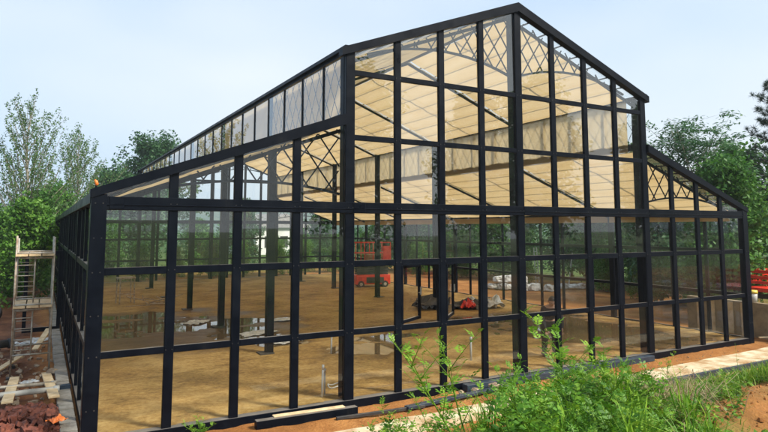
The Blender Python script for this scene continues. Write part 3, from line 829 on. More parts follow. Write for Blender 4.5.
for z in (1.36, 1.52, 1.70): mb.box(-.86, .86, 1.965, 2.0, z, z + .09)
mb.build('tailgate', RED, tr)
MB().beam((0, -2.0, .9), (0, -3.2, .5), .1, .1).beam((-.5, -2, .95), (-.5, 2, .95), .1, .14).beam((.5, -2, .95), (.5, 2, .95), .1, .14).build('chassis', STEEL_DUSTY, tr)

# red scissor lift on the dirt floor
sl_ = thing('scissor_lift', 'red compact scissor lift parked on the dirt floor near the far right of the nave', 'scissor lift', (9.95, 17.7, -.005), math.radians(-14))
sl_mb = MB().box(-.9, .9, -.4, .4, .14, .62).box(-.88, -.1, -.42, .42, .3, .58)
sl_mb.build('chassis', RED, sl_, bevel=.03)
MB().box(-.35, .55, -.43, -.4, .22, .5).build('side_panel', STEEL_DUSTY, sl_)
for sx in (-.62, .62):
    for sy in (-.36, .36):
        wh = MB().tube([(sx, sy - .07, .16), (sx, sy + .07, .16)], .165, 16).build('wheel', BLACKRUB, sl_)
        MB().tube([(sx, sy - .075, .16), (sx, sy + .075, .16)], .08, 12).build('rim', GALV, wh)
mb = MB()
for y in (-.32, .32):
    for q in range(3):
        z = .66 + q * .12
        mb.beam((-.8, y, z), (.8, y, z + .09), .05, .07); mb.beam((-.8, y * .9, z + .09), (.8, y * .9, z), .05, .07)
mb.build('scissor_stack', STEEL_DUSTY, sl_)
MB().box(-.93, .93, -.41, .41, 1.06, 1.18).build('platform', RED, sl_, bevel=.015)
for sy in (-.39, .39):
    mb = MB()
    for z in (1.70, 2.22): mb.tube([(-.9, sy, z), (.9, sy, z)], .024, 8)
    for x in (-.9, -.45, 0, .45, .9): mb.tube([(x, sy, 1.16), (x, sy, 2.22)], .022, 8)
    mb.build('guard_rail', RED, sl_, True)
for sx in (-.9, .9):
    mb = MB()
    for z in (1.70, 2.22): mb.tube([(sx, -.39, z), (sx, .39, z)], .024, 8)
    mb.build('end_rail', RED, sl_, True)
MB().box(.50, .92, -.44, -.40, 1.25, 2.05).build('rail_panel', RED, sl_, bevel=.01)
MB().box(.55, .75, -.36, -.18, 1.95, 2.32).build('control_box', STEEL_DUSTY, sl_, bevel=.01)
MB().box(-.25, .25, -.2, .3, 1.18, 1.6).build('tool_crate', TANWALL, sl_)

# plastic pipe stubs out of the floor
def stub(x, y, h, r, label, lean=(0, 0), bend=False):
    pts = [(0, 0, -.05), (lean[0] * .5, lean[1] * .5, h * .5), (lean[0], lean[1], h)]
    if bend: pts += [(lean[0] + .03, lean[1], h + .05), (lean[0] + .12, lean[1], h + .06)]
    mb = MB().tube(pts, r, 10); mb.tube([(pts[2][0], pts[2][1], h - .08), (pts[2][0], pts[2][1], h)], r * 1.25, 10)
    o = mb.build('pipe_stub', PVC, smooth=True); o.location = (x, y, -.01); return tag(o, label, 'pipe')
stub(-.34, .35, .56, .019, 'taller white plastic pipe stub of the close pair on the dirt by the nave post', (.02, 0))
stub(-.22, .50, .46, .016, 'shorter white plastic pipe stub of the close pair on the dirt by the nave post')
stub(3.78, 1.47, .52, .026, 'lone white plastic pipe stub standing on the dirt in the middle of the nave')
stub(1.41, 3.81, .45, .02, 'slim white plastic pipe stub standing at the edge of a puddle beyond the close pair', (.02, .01))
ring = MB(); pts = [(.14 * math.cos(a), .14 * math.sin(a), .03 + .02 * math.sin(3 * a)) for a in np.linspace(0, 5.2, 16)]
ring.tube(pts, .011, 8); o = ring.build('hose', PVC, smooth=True); o.location = (.15, .85, 0); tag(o, 'short curl of white hose on the dirt beside the nave post', 'hose')

# four-legged trestle far down the left aisle, with a tangle of bars
ts = thing('trestle', 'small four-legged steel trestle standing on the dirt far down the left aisle', 'trestle', (-1.75, 16.4, 0), .2)
MB().box(-.3, .3, -.25, .25, .96, 1.02).build('trestle_top', RUSTY, ts)
for x in (-.26, .26):
    for y in (-.2, .2): MB().tube([(x * 1.08, y * 1.1, 0), (x, y, .98)], .026, 6).build('leg', RUSTY, ts)
MB().tube([(-.27, -.2, .35), (.27, -.2, .35)], .018, 6).tube([(-.27, .2, .35), (.27, .2, .35)], .018, 6).build('stretcher', RUSTY, ts)
bn = MB(); r = random.Random(2)
for q in range(14):
    a = Vector((r.uniform(-.7, .7), r.uniform(-.5, .5), r.uniform(.02, .15))); b_ = a + Vector((r.uniform(-.9, .9), r.uniform(-.5, .5), r.uniform(-.1, .25)))
    b_.z = max(.02, b_.z); bn.tube([a, b_], .016, 5)
o = bn.build('scrap_bars', RUSTY); o.location = (-.95, 15.3, 0); tag(o, 'tangle of thin rusty bars on the dirt right of the trestle', 'scrap')

# sheets and bags of site waste; white sheets in puddles double as sky reflections
sheet('plastic_sheet', SHEET, .75, 7.35, -.02, 1.1, .6, .3, 11, 'crumpled white plastic sheet doubling as a bright reflection in the puddle left of the second inner column', 'plastic sheet', amp=.05)
sheet('plastic_sheet', SHEET, 2.15, 9.3, -.01, 1.0, .5, -.2, 12, 'white plastic sheet doubling as a bright reflection at the right end of the puddle beyond the inner columns', 'plastic sheet', amp=.05)
sheet('plastic_sheet', SHEET, 1.0, 5.75, -.02, .9, .5, .5, 13, 'white plastic sheet doubling as a bright reflection on wet dirt right behind the nearest inner column', 'plastic sheet', amp=.05)
sheet('plastic_sheet', SHEET, -.35, 10.2, -.02, .9, .6, .9, 14, 'white plastic sheet doubling as a bright reflection half in the puddle by the third inner column', 'plastic sheet', amp=.05)
sheet('tarpaulin', DARKSHEET, 8.6, 9.0, 0, 2.6, 1.2, -.35, 15, 'long crumpled black tarpaulin on the floor near the right aisle columns', 'tarpaulin', amp=.5)
sheet('tarpaulin', SHEET, 9.75, 8.4, 0, 1.3, 1.0, -.2, 16, 'crumpled white sheet heaped at the right end of the black tarpaulin', 'tarpaulin', amp=.45)
sheet('tarpaulin', SHEET, 7.9, 9.3, 0, .8, .7, .1, 17, 'crumpled white sheet heaped at the left end of the black tarpaulin', 'tarpaulin', amp=.4)
sheet('red_bag', RED, 8.95, 8.3, .06, .6, .5, .6, 18, 'red sack lying on the front edge of the black tarpaulin', 'sack', amp=.3)
def sack(x, y, z, a, b, c, rz, seed):
    mb = MB(); V = []; F = []; n, mm = 14, 9
    for j in range(mm):
        th = PI * j / (mm - 1)
        for i in range(n):
            q = 2 * PI * i / n; p = Vector((math.cos(q) * math.sin(th), math.sin(q) * math.sin(th), math.cos(th)))
            p = Vector([math.copysign(abs(t) ** .7, t) for t in p]) * (1 + .22 * noise.fractal(p * 2.1 + Vector((seed, 2, 0)), 1, 2, 3))
            V.append((p.x * a, p.y * b, max(-.2 * c, p.z * c)))
    for j in range(mm - 1):
        for i in range(n): F.append((j*n+i, (j+1)*n+i, (j+1)*n+(i+1)%n, j*n+(i+1)%n))
    mb.add(V, F); o = mb.build('sack', SACK, smooth=False); o.location = (x, y, z); o.rotation_euler = (0, 0, rz)
    return o
r = random.Random(12)
for q in range(9):
    t = (q % 6) * .9; x = 15.3 + t * .42 + r.uniform(-.1, .1); y = 14.6 - t * .45 + r.uniform(-.15, .15); lvl = q // 6
    tag(sack(x + lvl * .2, y - lvl * .1, H(x, y) + .10 + lvl * .34, r.uniform(.26, .5), r.uniform(.24, .36), r.uniform(.2, .3), r.random() * 3, q),
        'lumpy white sack in the long pile outside the right wall', 'sack', 'white sacks piled outside the right wall')
for q in range(4):
    x = 18.5 + q * .36; y = 12.9 - q * .2
    tag(sack(x, y, H(x, y) + .10, r.uniform(.22, .4), r.uniform(.2, .3), r.uniform(.16, .3), r.random() * 3, q + 20),
        'lumpy white sack in the shorter pile farther right, before the trees', 'sack', 'white sacks in the shorter pile')
tag(sack(15.45, 13.9, H(15.45, 13.9) + .12, .34, .3, .24, .4, 33), 'small white sack lying by itself in front of the long white sack pile', 'sack')
# ladder frame and leaning pole among the trees beyond the right wall
lf = thing('ladder_frame', 'pale steel ladder frame standing among plants beyond the right wall', 'frame', (20.2, 16.6, H(20.2, 16.6)), .5)
for x in (-.3, .3): MB().tube([(x, 0, 0), (x * .8, .1, 2.0)], .03, 6).build('stile', PVC, lf)
for q in range(6): MB().tube([(-.29, .02 * q, .25 + q * .3), (.29, .02 * q, .25 + q * .3)], .02, 6).build('rung', PVC, lf)
o = MB().tube([(0, 0, 0), (.55, .1, 2.3)], .035, 6).build('pole', PVC); o.location = (20.6, 14.6, H(20.6, 14.6)); tag(o, 'pale pole leaning among the plants between the two sack piles', 'pole')

# person bending at work just inside the front wall
def skin_body(name, chains, mat, parent, sub=2):
    V = []; E = []; R = []; key = {}
    for ch in chains:
        prev = None
        for p in ch:
            k = tuple(round(c, 4) for c in p[:3])
            if k not in key: key[k] = len(V); V.append(k); R.append(p[3:])
            if prev is not None and prev != key[k]: E.append((prev, key[k]))
            prev = key[k]
    me = bpy.data.meshes.new(name); me.from_pydata(V, E, [])
    o = bpy.data.objects.new(name, me); COL.objects.link(o)
    sk = o.modifiers.new('skin', 'SKIN'); sk.use_smooth_shade = True; sk.branch_smoothing = .3
    for i, r_ in enumerate(R):
        sv = me.skin_vertices[0].data[i]; sv.radius = (r_[0], r_[1] if len(r_) > 1 else r_[0]); sv.use_root = (i == 0)
    ss = o.modifiers.new('sub', 'SUBSURF'); ss.levels = sub; ss.render_levels = sub
    dg = bpy.context.evaluated_depsgraph_get(); dg.update()
    m2 = bpy.data.meshes.new_from_object(o.evaluated_get(dg))
    bpy.data.objects.remove(o)
    m2.materials.clear(); m2.materials.append(mat); m2.name = name
    o = bpy.data.objects.new(name, m2); COL.objects.link(o); o.parent = parent
    return o
pr = thing('person', 'person in dark clothes bending forward just inside the front glass', 'person', (5.66, .92, -.005), math.radians(-28))
# local frame: faces -Y. hips at .80, trunk leaning forward, head at 1.25
hip = (0, .12, .80, .135, .11)
trunk = [hip, (0, .06, .93, .125, .10), (0, -.02, 1.04, .145, .105), (0, -.09, 1.13, .16, .10), (0, -.14, 1.175, .065, .06), (0, -.175, 1.21, .055, .055)]
legs = [[hip, (s * .09, .11, .72, .095, .09), (s * .12, .00, .44, .062, .06), (s * .12, .06, .22, .052, .05), (s * .12, .12, .08, .038, .04), (s * .13, .06, .035, .045, .03), (s * .14, -.06, .025, .038, .022)] for s in (-1, 1)]
arms = [[trunk[3], (s * .17, -.10, 1.11, .06, .06), (s * .22, -.16, .92, .043, .043), (s * .21, -.26, .74, .033, .033), (s * .19, -.31, .66, .026, .02), (s * .18, -.345, .60, .035, .016)] for s in (-1, 1)]
bits = [skin_body('body', [trunk] + legs + arms, SKIN, pr)]
for s in (-1, 1):                                                       # fingers and thumb grow out of each palm
    fm = []
    for q, ln in enumerate((.055, .066, .062, .048)):
        x = s * .18 + (q - 1.5) * .018
        fm.append([(x, -.350, .595, .009), (x * 1.0, -.372, .595 - ln * .5, .0085), (x, -.370, .595 - ln, .007)])
    fm.append([(s * .152, -.335, .625, .010), (s * .135, -.362, .60, .009), (s * .137, -.385, .585, .007)])
    for ch in fm: bits.append(skin_body('body', [ch], SKIN, pr, 1))
hm = MB(); V = []; F = []; n, mm = 20, 15; hc = Vector((0, -.215, 1.275)); Rm = Matrix.Rotation(math.radians(28), 3, 'X')
for j in range(mm):
    th = PI * (j + .001) / (mm - 1 + .002)
    for i in range(n):
        a = 2 * PI * i / n; p = Vector((math.sin(th) * math.sin(a) * .076, -math.sin(th) * math.cos(a) * .096, math.cos(th) * .115))
        if p.z < 0: p.x *= 1 - .9 * abs(p.z) ; p.y *= 1 - .4 * abs(p.z)
        f_ = math.exp(-(a if a < PI else a - 2 * PI) ** 2 / .03)
        p.y -= .024 * f_ * math.exp(-((p.z + .015) / .026) ** 2)          # nose
        p.y -= .006 * math.exp(-(a if a < PI else a - 2 * PI) ** 2 / .1) * math.exp(-((p.z + .06) / .01) ** 2)   # lips
        V.append(hc + Rm @ p)
for j in range(mm - 1):
    for i in range(n): F.append((j*n+i, (j+1)*n+i, (j+1)*n+(i+1)%n, j*n+(i+1)%n))
hm.add(V, F)
for s in (-1, 1): hm.tube([hc + Rm @ Vector((s * .074, .01, -.03)), hc + Rm @ Vector((s * .088, .022, .0)), hc + Rm @ Vector((s * .078, .015, .03))], [.008, .014, .01], 6)
bits.append(hm.build('body', SKIN, pr, True))
bmj = bmesh.new()
for o in bits: bmj.from_mesh(o.data)
hd = bits[0]; bmj.to_mesh(hd.data); bmj.free()
hd.data.polygons.foreach_set('use_smooth', [True] * len(hd.data.polygons))
for o in bits[1:]: bpy.data.objects.remove(o)
hd.name = 'body'
em = MB()
for s in (-1, 1):
    c = hc + Rm @ Vector((s * .03, -.088, .008)); em.tube([c + Vector((-.012, 0, 0)), c, c + Vector((.012, 0, 0))], [.004, .008, .004], 6)
em.build('eyes', HAIR, pr, True)
V = []; F = []; mm2 = 9
for j in range(mm2):
    for i in range(n):
        a = 2 * PI * i / n; lim = 1.05 + .75 * (1 - math.cos(a)) / 2; th = lim * j / (mm2 - 1) + .001
        p = Vector((math.sin(th) * math.sin(a) * .086, -math.sin(th) * math.cos(a) * .105, math.cos(th) * .127)); V.append(hc + Rm @ p)
for j in range(mm2 - 1):
    for i in range(n): F.append((j*n+i, (j+1)*n+i, (j+1)*n+(i+1)%n, j*n+(i+1)%n))
hb = MB(); hb.add(V, F); hb.build('hair', HAIR, pr, True)
g_ = 1.24
shirt = [[tuple(p[:3]) + tuple(r_ * g_ for r_ in p[3:]) for p in trunk[:4]]] + \
        [[trunk[3][:3] + (.17, .11)] + [tuple(p[:3]) + tuple(r_ * 1.3 for r_ in p[3:]) for p in a_[1:5]] for a_ in arms]
shirt[0][-1] = trunk[3][:3] + (.17, .11)
skin_body('shirt', shirt, CLOTH, pr)
skin_body('trousers', [[hip[:3] + (.172, .145)] + [tuple(p[:3]) + (p[3] * 1.35, p[3] * 1.35) for p in l_[1:5]] for l_ in legs], TROUSER, pr)
for s in (-1, 1): MB().box(s * .13 - .05, s * .13 + .05, -.11, .17, .0, .085).build('shoe', BLACKRUB, pr, bevel=.03)

# house far behind the glasshouse
hs = thing('house', 'small pale rendered house among the trees far behind the glasshouse', 'house', (19.5, 62, -.3), .3)
MB().box(-4, 4, -3, 3, 0, 3.4).build('wall', WHITEWALL, hs)
MB().prism([(-4.4, 3.3), (4.4, 3.3), (0, 5.0)], -3.4, 3.4).build('roof', TILE, hs)
for x in (-2.2, 0, 2.2):
    wn = MB().box(x - .55, x + .55, -3.06, -2.98, 1.0, 2.3).build('window', STEEL_DUSTY, hs)
    MB().box(x - .48, x + .48, -3.08, -3.065, 1.07, 2.23).build('pane', GLASS, wn)

# clods and crumbs on the dirt floor
cl = MB(); r = random.Random(44)
for q in range(420):
    x, y = r.uniform(-3.8, 11.8), .15 + 11 * r.random() ** 1.5; s = r.uniform(.006, .020); z = -.022
    P = [Vector((x + s * math.cos(a) * r.uniform(.6, 1.2), y + s * math.sin(a) * r.uniform(.6, 1.2), z)) for a in (0, 1.57, 3.14, 4.71)]
    cl.add(P + [Vector((x, y, z + s * r.uniform(.7, 1.3)))], [(0,1,4),(1,2,4),(2,3,4),(3,0,4)])
tag(cl.build('clods', bpy.data.materials['dirt_floor']), 'small dry clods of earth strewn on the dirt floor', 'clods', kind='stuff')

def zone_clods(n, seed):
    r = random.Random(seed); mb = MB()
    while n:
        a = r.uniform(.86, 1.22); d = r.uniform(5.0, 10.5); x = -4.7366 + d * math.sin(a); y = -9.6599 + d * math.cos(a)
        if y > -2.3: continue
        s = .008 + .035 * r.random() ** 3; z = height(x, y) - .004
        P = [Vector((x + s * math.cos(q) * r.uniform(.6, 1.2), y + s * math.sin(q) * r.uniform(.6, 1.2), z)) for q in (0, 1.26, 2.51, 3.77, 5.03)]
        P += [p * .45 + Vector((x, y, z)) * .55 + Vector((0, 0, s * r.uniform(.6, 1.1))) for p in P]
        mb.add(P, [(i, (i+1) % 5, (i+1) % 5 + 5, i + 5) for i in range(5)] + [(5,6,7,8,9)]); n -= 1
    return mb
tag(zone_clods(900, 71).build('clods', bpy.data.materials['red_soil']), 'crumbs and clods of red soil on the bare flank of the mound', 'clods', kind='stuff')

# ------------------------------------------------------------------ vegetation
def unit(a): return a / (np.linalg.norm(a, axis=-1, keepdims=True) + 1e-9)
def leaves(centers, n, rad, size, aspect=.55, up=.6, seed=0, ctint=None, out_from=None, jitter=.5, droop=0.):
    """n leaf blades round every centre; returns verts, quads, tints"""
    g = np.random.default_rng(seed); centers = np.asarray(centers, float); M = len(centers)
    rad = np.asarray(rad, float)
    off = g.normal(size=(M, n, 3)); off = unit(off) * (g.random((M, n, 1)) ** .45) * rad
    P = (centers[:, None, :] + off).reshape(-1, 3); K = len(P)
    nrm = g.normal(size=(K, 3)) * (1 - up); nrm[:, 2] += up
    nrm += unit(off.reshape(-1, 3)) * .35; nrm = unit(nrm)
    d = g.normal(size=(K, 3)); d[:, 2] -= droop; d -= nrm * (d * nrm).sum(1, keepdims=True); d = unit(d); s = np.cross(nrm, d)
    L_ = size * (1 - jitter / 2 + jitter * g.random((K, 1))); W_ = L_ * aspect * .5
    V = np.stack([P - d * L_ * .5, P + s * W_ + nrm * W_ * .25, P + d * L_ * .5, P - s * W_ + nrm * W_ * .25], 1).reshape(-1, 3)
    F = np.arange(K * 4).reshape(K, 4)
    ct = g.random(M) if ctint is None else np.asarray(ctint)
    t = np.clip(np.repeat(ct, n) * .55 + g.random(K) * .45, 0, 1)
    return V, F, np.repeat(t, 4)
def cat_leaves(parts):
    o = 0; Vs = []; Fs = []; Ts = []
    for V, F, T in parts: Vs.append(V); Fs.append(F + o); Ts.append(T); o += len(V)
    return np.concatenate(Vs), np.concatenate(Fs), np.concatenate(Ts)

def make_tree(name, label, cat, loc, Ht, prof, z0=.2, nl=34, per=26, leaf=.16, crad=.42, incl=(35, 75), mat=LEAF_MID, bark=BARK,
              seed=1, tr=None, group=None, up=.5, aspect=.55, stems=1, along=3, flat=1.0, droop=.2, taper=.15, pw=1.0):
    r = random.Random(seed); t = thing(name, label, cat, loc, r.random() * 6.28 if stems == 1 else 0, group)
    tm = MB(); cs = []; ct = []
    tr = tr or Ht * .014
    for s in range(stems):
        la = r.random() * 6.28; lean = 0 if stems == 1 else r.uniform(.05, .16)
        pts = []; rs = []
        for q in range(9):
            u = q / 8; z = Ht * .97 * u * (1 - .12 * (s > 0))
            pts.append(Vector((lean * z * math.cos(la) + .018 * Ht * noise.noise(Vector((u * 3, seed, s))), lean * z * math.sin(la) + .018 * Ht * noise.noise(Vector((u * 3, s, seed + 5))), z - .15)))
            rs.append(tr * (1 - u) ** .8 * (.7 if stems > 1 else 1) + tr * .06)
        tm.tube(pts, rs, 7)
        for q in range(nl // stems):
            u = z0 + (1 - z0) * ((q + r.random()) / (nl // stems)) ** pw; u = min(u, .985)
            i = min(int(u * 8), 7); f_ = u * 8 - i; base = pts[i].lerp(pts[i+1], f_)
            az = q * 2.4 + r.uniform(-.5, .5); ln = prof((u - z0) / (1 - z0)) * Ht * r.uniform(.62, 1.12)
            inc = math.radians(r.uniform(*incl)) * (1 - .35 * u)
            d = Vector((math.sin(inc) * math.cos(az), math.sin(inc) * math.sin(az), math.cos(inc)))
            mid = base + d * ln * .5 + Vector((0, 0, ln * .05)); tip = base + d * ln + Vector((0, 0, -.08 * ln if incl[1] > 60 else .10 * ln))
            rr = tr * .34 * (1 - u * .6)
            tm.tube([base, mid, tip], [rr, rr * .6, rr * taper], 5, cap=False)
            lt = r.random()
            na_ = along if pw == 1 else max(2, round(along * ln / (prof(0) * Ht)))
            for a in range(na_):
                v = .35 + .65 * (a + r.random() * .6) / max(1, na_ - .4)
                c = (base.lerp(mid, v * 2) if v < .5 else mid.lerp(tip, min(1.05, v * 2 - 1)))
                o = Vector((r.gauss(0, 1), r.gauss(0, 1), r.gauss(0, .8))) * crad * .55
                cs.append(c + o); ct.append(min(1, max(0, lt * .6 + r.random() * .4)))
                if a > 0: tm.tube([c, c + o], [rr * .3, rr * .1], 4, cap=False)
    V, F, T = leaves([tuple(c) for c in cs], per, (crad, crad, crad * flat), leaf, aspect, up, seed, ct, droop=droop)
    tm.build('trunk', bark, t, True)
    mesh_np('crown', V, F, mat, t, T)
    return t
def G_(x, y): return (x, y, height(x, y) - .05)
dome = lambda u: .40 * math.sin(PI * min(1, .18 + .78 * u)) ** .8 * (1 - .25 * u)
broad = lambda u: .50 * math.sqrt(max(0, 1 - (u * 1.02 - .25) ** 2 / .62))
narrow = lambda u: .30 * (1 - .62 * u) + .04
narrow2 = lambda u: .36 * (1 - .66 * u) + .04
shrubp = lambda u: .52 * (1 - .45 * u)

# left side: two slender pale trees, a broad dark one, bushes below
fan = lambda u: .60 * (1 - .82 * u) + .03
make_tree('slender_tree', 'tall slender sparse-leaved tree at the far left, taller of the two pale ones', 'tree', G_(-5.6, 30), 10.1, fan, z0=.12, nl=74, per=15, pw=1.5,
          leaf=.125, crad=.16, incl=(17, 54), mat=LEAF_POPLAR, bark=PALEBARK, seed=21, along=15, flat=2.0, up=.15, tr=.13, droop=-.5)
make_tree('slender_tree', 'slender sparse-leaved tree just left of the roof corner, shorter of the two pale ones', 'tree', G_(-2.6, 40), 9.8, fan, z0=.12, nl=66, per=15, pw=1.5,
          leaf=.14, crad=.18, incl=(17, 54), mat=LEAF_POPLAR, bark=PALEBARK, seed=34, along=15, flat=2.0, up=.15, tr=.13, droop=-.5)
make_tree('broad_tree', 'broad dark green tree rising behind the left aisle roof', 'tree', G_(4.2, 49), 10.3, broad, z0=.25, nl=90, per=46, leaf=.30, crad=.72,
          mat=LEAF_DARK, seed=5, along=4)
make_tree('broad_tree', 'dark green tree lower down between the slender tree and the broad tree', 'tree', G_(.6, 48), 7.4, broad, z0=.2, nl=60, per=40, leaf=.28, crad=.65,
          mat=LEAF_DARK, seed=6, along=4)
# bushes: a few kinds, each copied with its own label where it can be told apart
bA = make_tree('bush', 'bright green rounded bush at the far left edge, nearest of the left bushes', 'bush', G_(-7.3, 18.5), 3.6, shrubp, z0=.06, nl=70, per=44, leaf=.16, crad=.34,
               incl=(15, 80), mat=LEAF_BRIGHT, seed=41, tr=.05, along=4)
bB = make_tree('bush', 'mid green bush behind the scaffold tower', 'bush', G_(-5.2, 20.5), 3.7, shrubp, z0=.05, nl=70, per=44, leaf=.17, crad=.38,
               incl=(15, 80), mat=LEAF_BRIGHT, seed=42, tr=.05, along=4)
bC = make_tree('bush', 'dark bush in the gap between the scaffold and the left wall', 'bush', G_(-5.0, 29), 4.4, shrubp, z0=.05, nl=70, per=44, leaf=.18, crad=.40,
               incl=(15, 80), mat=LEAF_MID, seed=43, tr=.05, along=4)
dup(bB, G_(-9.0, 22), 2.1, .9, 'mid green bush behind the bright bush at the far left edge')
dup(bA, G_(-5.9, 24.5), 1.1, 1.02, 'bright green bush at the foot of the taller slender tree')
dup(bC, G_(-8.2, 28), 4.0, 1.05, 'dark bush farthest left below the taller slender tree')
tB = make_tree('leafy_tree', 'dense mid green tree low behind the scaffold, under the slender trees', 'tree', G_(-4.0, 36), 5.6, dome, z0=.12, nl=70, per=44, leaf=.24, crad=.55,
               mat=LEAF_MID, seed=51, along=4)
tD = make_tree('leafy_tree', 'dense dark tree seen through the left end of the rear wall', 'tree', G_(1.5, 37), 6.4, dome, z0=.10, nl=70, per=44, leaf=.24, crad=.55,
               mat=LEAF_DARK, seed=52, along=4)
dup(tB, G_(-9.5, 37), 2.2, .95, 'dense mid green tree at the far left behind the bushes')
gr = 'trees and bushes seen through the rear wall'
for i, (x, y, s, src) in enumerate([(5.0, 34.5, .62, tB), (8.6, 36, .78, tD), (12.4, 33.5, .5, tB), (15.5, 37, .66, tD), (19.2, 33, .75, tB), (23.5, 35, 1.05, tD), (27, 31, 1.1, tB), (-1.0, 33, .6, tB)]):
    dup(src, G_(x, y), i * 1.3, s, 'dense green tree in the row seen through the rear glass wall', gr)
for i, (x, y, s) in enumerate([(.5, 29.6, .58), (2.6, 30.2, .5), (4.8, 29.4, .62), (6.8, 30.0, .55), (9.2, 29.8, .6), (11.4, 30.2, .55), (13.6, 29.4, .66), (16.2, 30, .7)]):
    dup(bA, G_(x, y), i * 1.9, s, 'bright green bush close behind the rear glass wall', 'bright bushes behind the rear wall')
gr = 'trees seen through the right wall'
tE = make_tree('leafy_tree', 'dense tree in the row seen through the right side wall', 'tree', G_(20.2, 24.5), 6.6, dome, z0=.08, nl=70, per=42, leaf=.22, crad=.55, mat=LEAF_MID, seed=61, along=4, group=gr)
for i, (x, y, s, src) in enumerate([(22.5, 21, .95, tE), (19.6, 19.2, .8, tE), (23.4, 17, 1.05, tD), (21.6, 13.8, .85, tE), (23.0, 10.8, 1.0, tD), (20.8, 8.6, .85, tE), (24.5, 7.4, 1.05, tE), (18.6, 28.5, .9, tD), (26, 14, 1.15, tE)]):
    dup(src, G_(x, y), i * 2.3, s, 'dense tree in the row seen through the right side wall', gr)
for i, (x, y, s) in enumerate([(18.4, 21.5, .5), (18.8, 16.2, .42), (19.4, 11.0, .5), (18.4, 8.2, .48), (18.0, 5.6, .5), (17.6, 25.2, .55)]):
    dup(bB, G_(x, y), i * 1.7, s, 'green bush close outside the right side wall', 'bushes outside the right wall')
# right side
make_tree('feathery_tree', 'feathery open-crowned tree with layered sprays right of the lean-to roof', 'tree', G_(18.6, 6.2), 7.3, lambda u: .48 * math.sqrt(max(0, 1 - (u - .35) ** 2 / .5)), z0=.25, nl=60, per=36,
          leaf=.20, crad=.55, incl=(30, 70), mat=LEAF_DARK, bark=PALEBARK, seed=72, stems=3, along=4, flat=.34, aspect=.34, up=.75, tr=.11, droop=.3)
make_tree('leafy_tree', 'dense mid green tree at the right edge, nearest the low tan wall', 'tree', G_(15.6, 2.6), 5.4, dome, z0=.06, nl=95, per=46, leaf=.17, crad=.42,
          incl=(25, 80), mat=LEAF_MID, seed=74, along=4)
make_tree('leafy_tree', 'dense dark tree behind the red trailer at the right edge', 'tree', G_(19.6, 1.6), 6.4, dome, z0=.05, nl=90, per=44, leaf=.20, crad=.5,
          incl=(25, 80), mat=LEAF_MID, seed=75, along=4)
make_tree('leafy_tree', 'bright leafy tree between the feathery tree and the glasshouse right corner', 'tree', G_(17.2, 6.4), 4.9, dome, z0=.06, nl=80, per=44, leaf=.17, crad=.42,
          incl=(25, 80), mat=LEAF_DARK, seed=76, along=4)
def pine(loc, Ht, seed):
    r = random.Random(seed); t = thing('pine_tree', 'dark pine with upswept tufted branches at the upper right', 'tree', loc)
    tm = MB(); pts = [Vector((.1 * noise.noise(Vector((q, seed, 0))), .1 * noise.noise(Vector((q, 0, seed))), Ht * q / 8 - .1)) for q in range(9)]
    tm.tube(pts, [.17 * (1 - q / 9) + .02 for q in range(9)], 8); cs = []
    for q in range(46):
        u = .34 + .64 * q / 45; base = Vector((0, 0, Ht * u)); az = q * 2.4 + r.uniform(-.3, .3); ln = Ht * .30 * (1.1 - u) ** .7 * r.uniform(.7, 1.1) + .25
        P = [base + Vector((math.cos(az), math.sin(az), .10 + .28 * v)) * 1 * ln * v for v in (0, .35, .7, 1)]
        tm.tube(P, [.045, .032, .022, .012], 5, cap=False)
        for v in np.linspace(.38, 1, 7):
            c = base + Vector((math.cos(az), math.sin(az), .10 + .28 * v)) * ln * v
            cs.append(tuple(c + Vector((r.gauss(0, .10), r.gauss(0, .10), r.gauss(.05, .06))))); 
            if v > .5:
                sd = Vector((-math.sin(az), math.cos(az), .25)) * r.uniform(-.45, .45); tm.tube([c, c + sd], [.012, .006], 4, cap=False); cs.append(tuple(c + sd))
    tm.build('trunk', BARK, t, True)
    g = np.random.default_rng(seed); cs = np.array(cs); n = 60; K = len(cs) * n
    d = unit(g.normal(size=(K, 3)) + np.array([0, 0, .55])); P = np.repeat(cs, n, 0); s = unit(np.cross(d, g.normal(size=(K, 3)))); ln = .14 + .10 * g.random((K, 1))
    V = np.stack([P + s * .008, P - s * .008, P + d * ln - s * .003, P + d * ln + s * .003], 1).reshape(-1, 3)
    mesh_np('crown', V, np.arange(K * 4).reshape(K, 4), NEEDLE, t, np.repeat(g.random(K), 4))
pine(G_(24.3, 4.7), 9.6, 3)
# trees across the site, only seen mirrored in the glass
for i, (x, y, s) in enumerate([(19, -37, 2.35), (30, -34, 2.1), (40, -37, 2.5), (52, -33, 2.2), (64, -36, 2.4)]):
    dup(tD if i % 2 else tE, G_(x, y), i * 1.1, s, 'leafy tree across the site, mirrored faintly in the upper glass panes', 'trees across the site mirrored in the glass')

# far woods and a hill
g = np.random.default_rng(77); cs = []
for q in range(900):
    a = g.uniform(-.9, 2.1); d = g.uniform(62, 95); zt = 3.2 + 1.6 * noise.noise(Vector((a * 9, 0, 3)))
    cs.append((d * math.sin(a), d * math.cos(a), zt * g.random() ** .7 - .1))
V, F, T = leaves(cs, 26, (1.6, 1.6, 1.1), .55, .7, .4, 9)
tag(mesh_np('woods', V, F, LEAF_DARK, None, T), 'low far-off line of woods along the horizon', 'woods', kind='stuff')
V = []; F = []; na, nd = 90, 8
for j in range(nd):
    for i in range(na):
        a = -.7 + 2.6 * i / (na - 1); d = 330 + 40 * j
        hh = (22 + 14 * noise.noise(Vector((a * 3.1, 2, 0))) + 5 * noise.noise(Vector((a * 14, j * .6, 4)))) * math.sin(PI * min(1, j / (nd - 1) * .9 + .02))
        V.append((d * math.sin(a), d * math.cos(a), hh - 2))
for j in range(nd - 1):
    for i in range(na - 1): F.append((j*na+i, j*na+i+1, (j+1)*na+i+1, (j+1)*na+i))
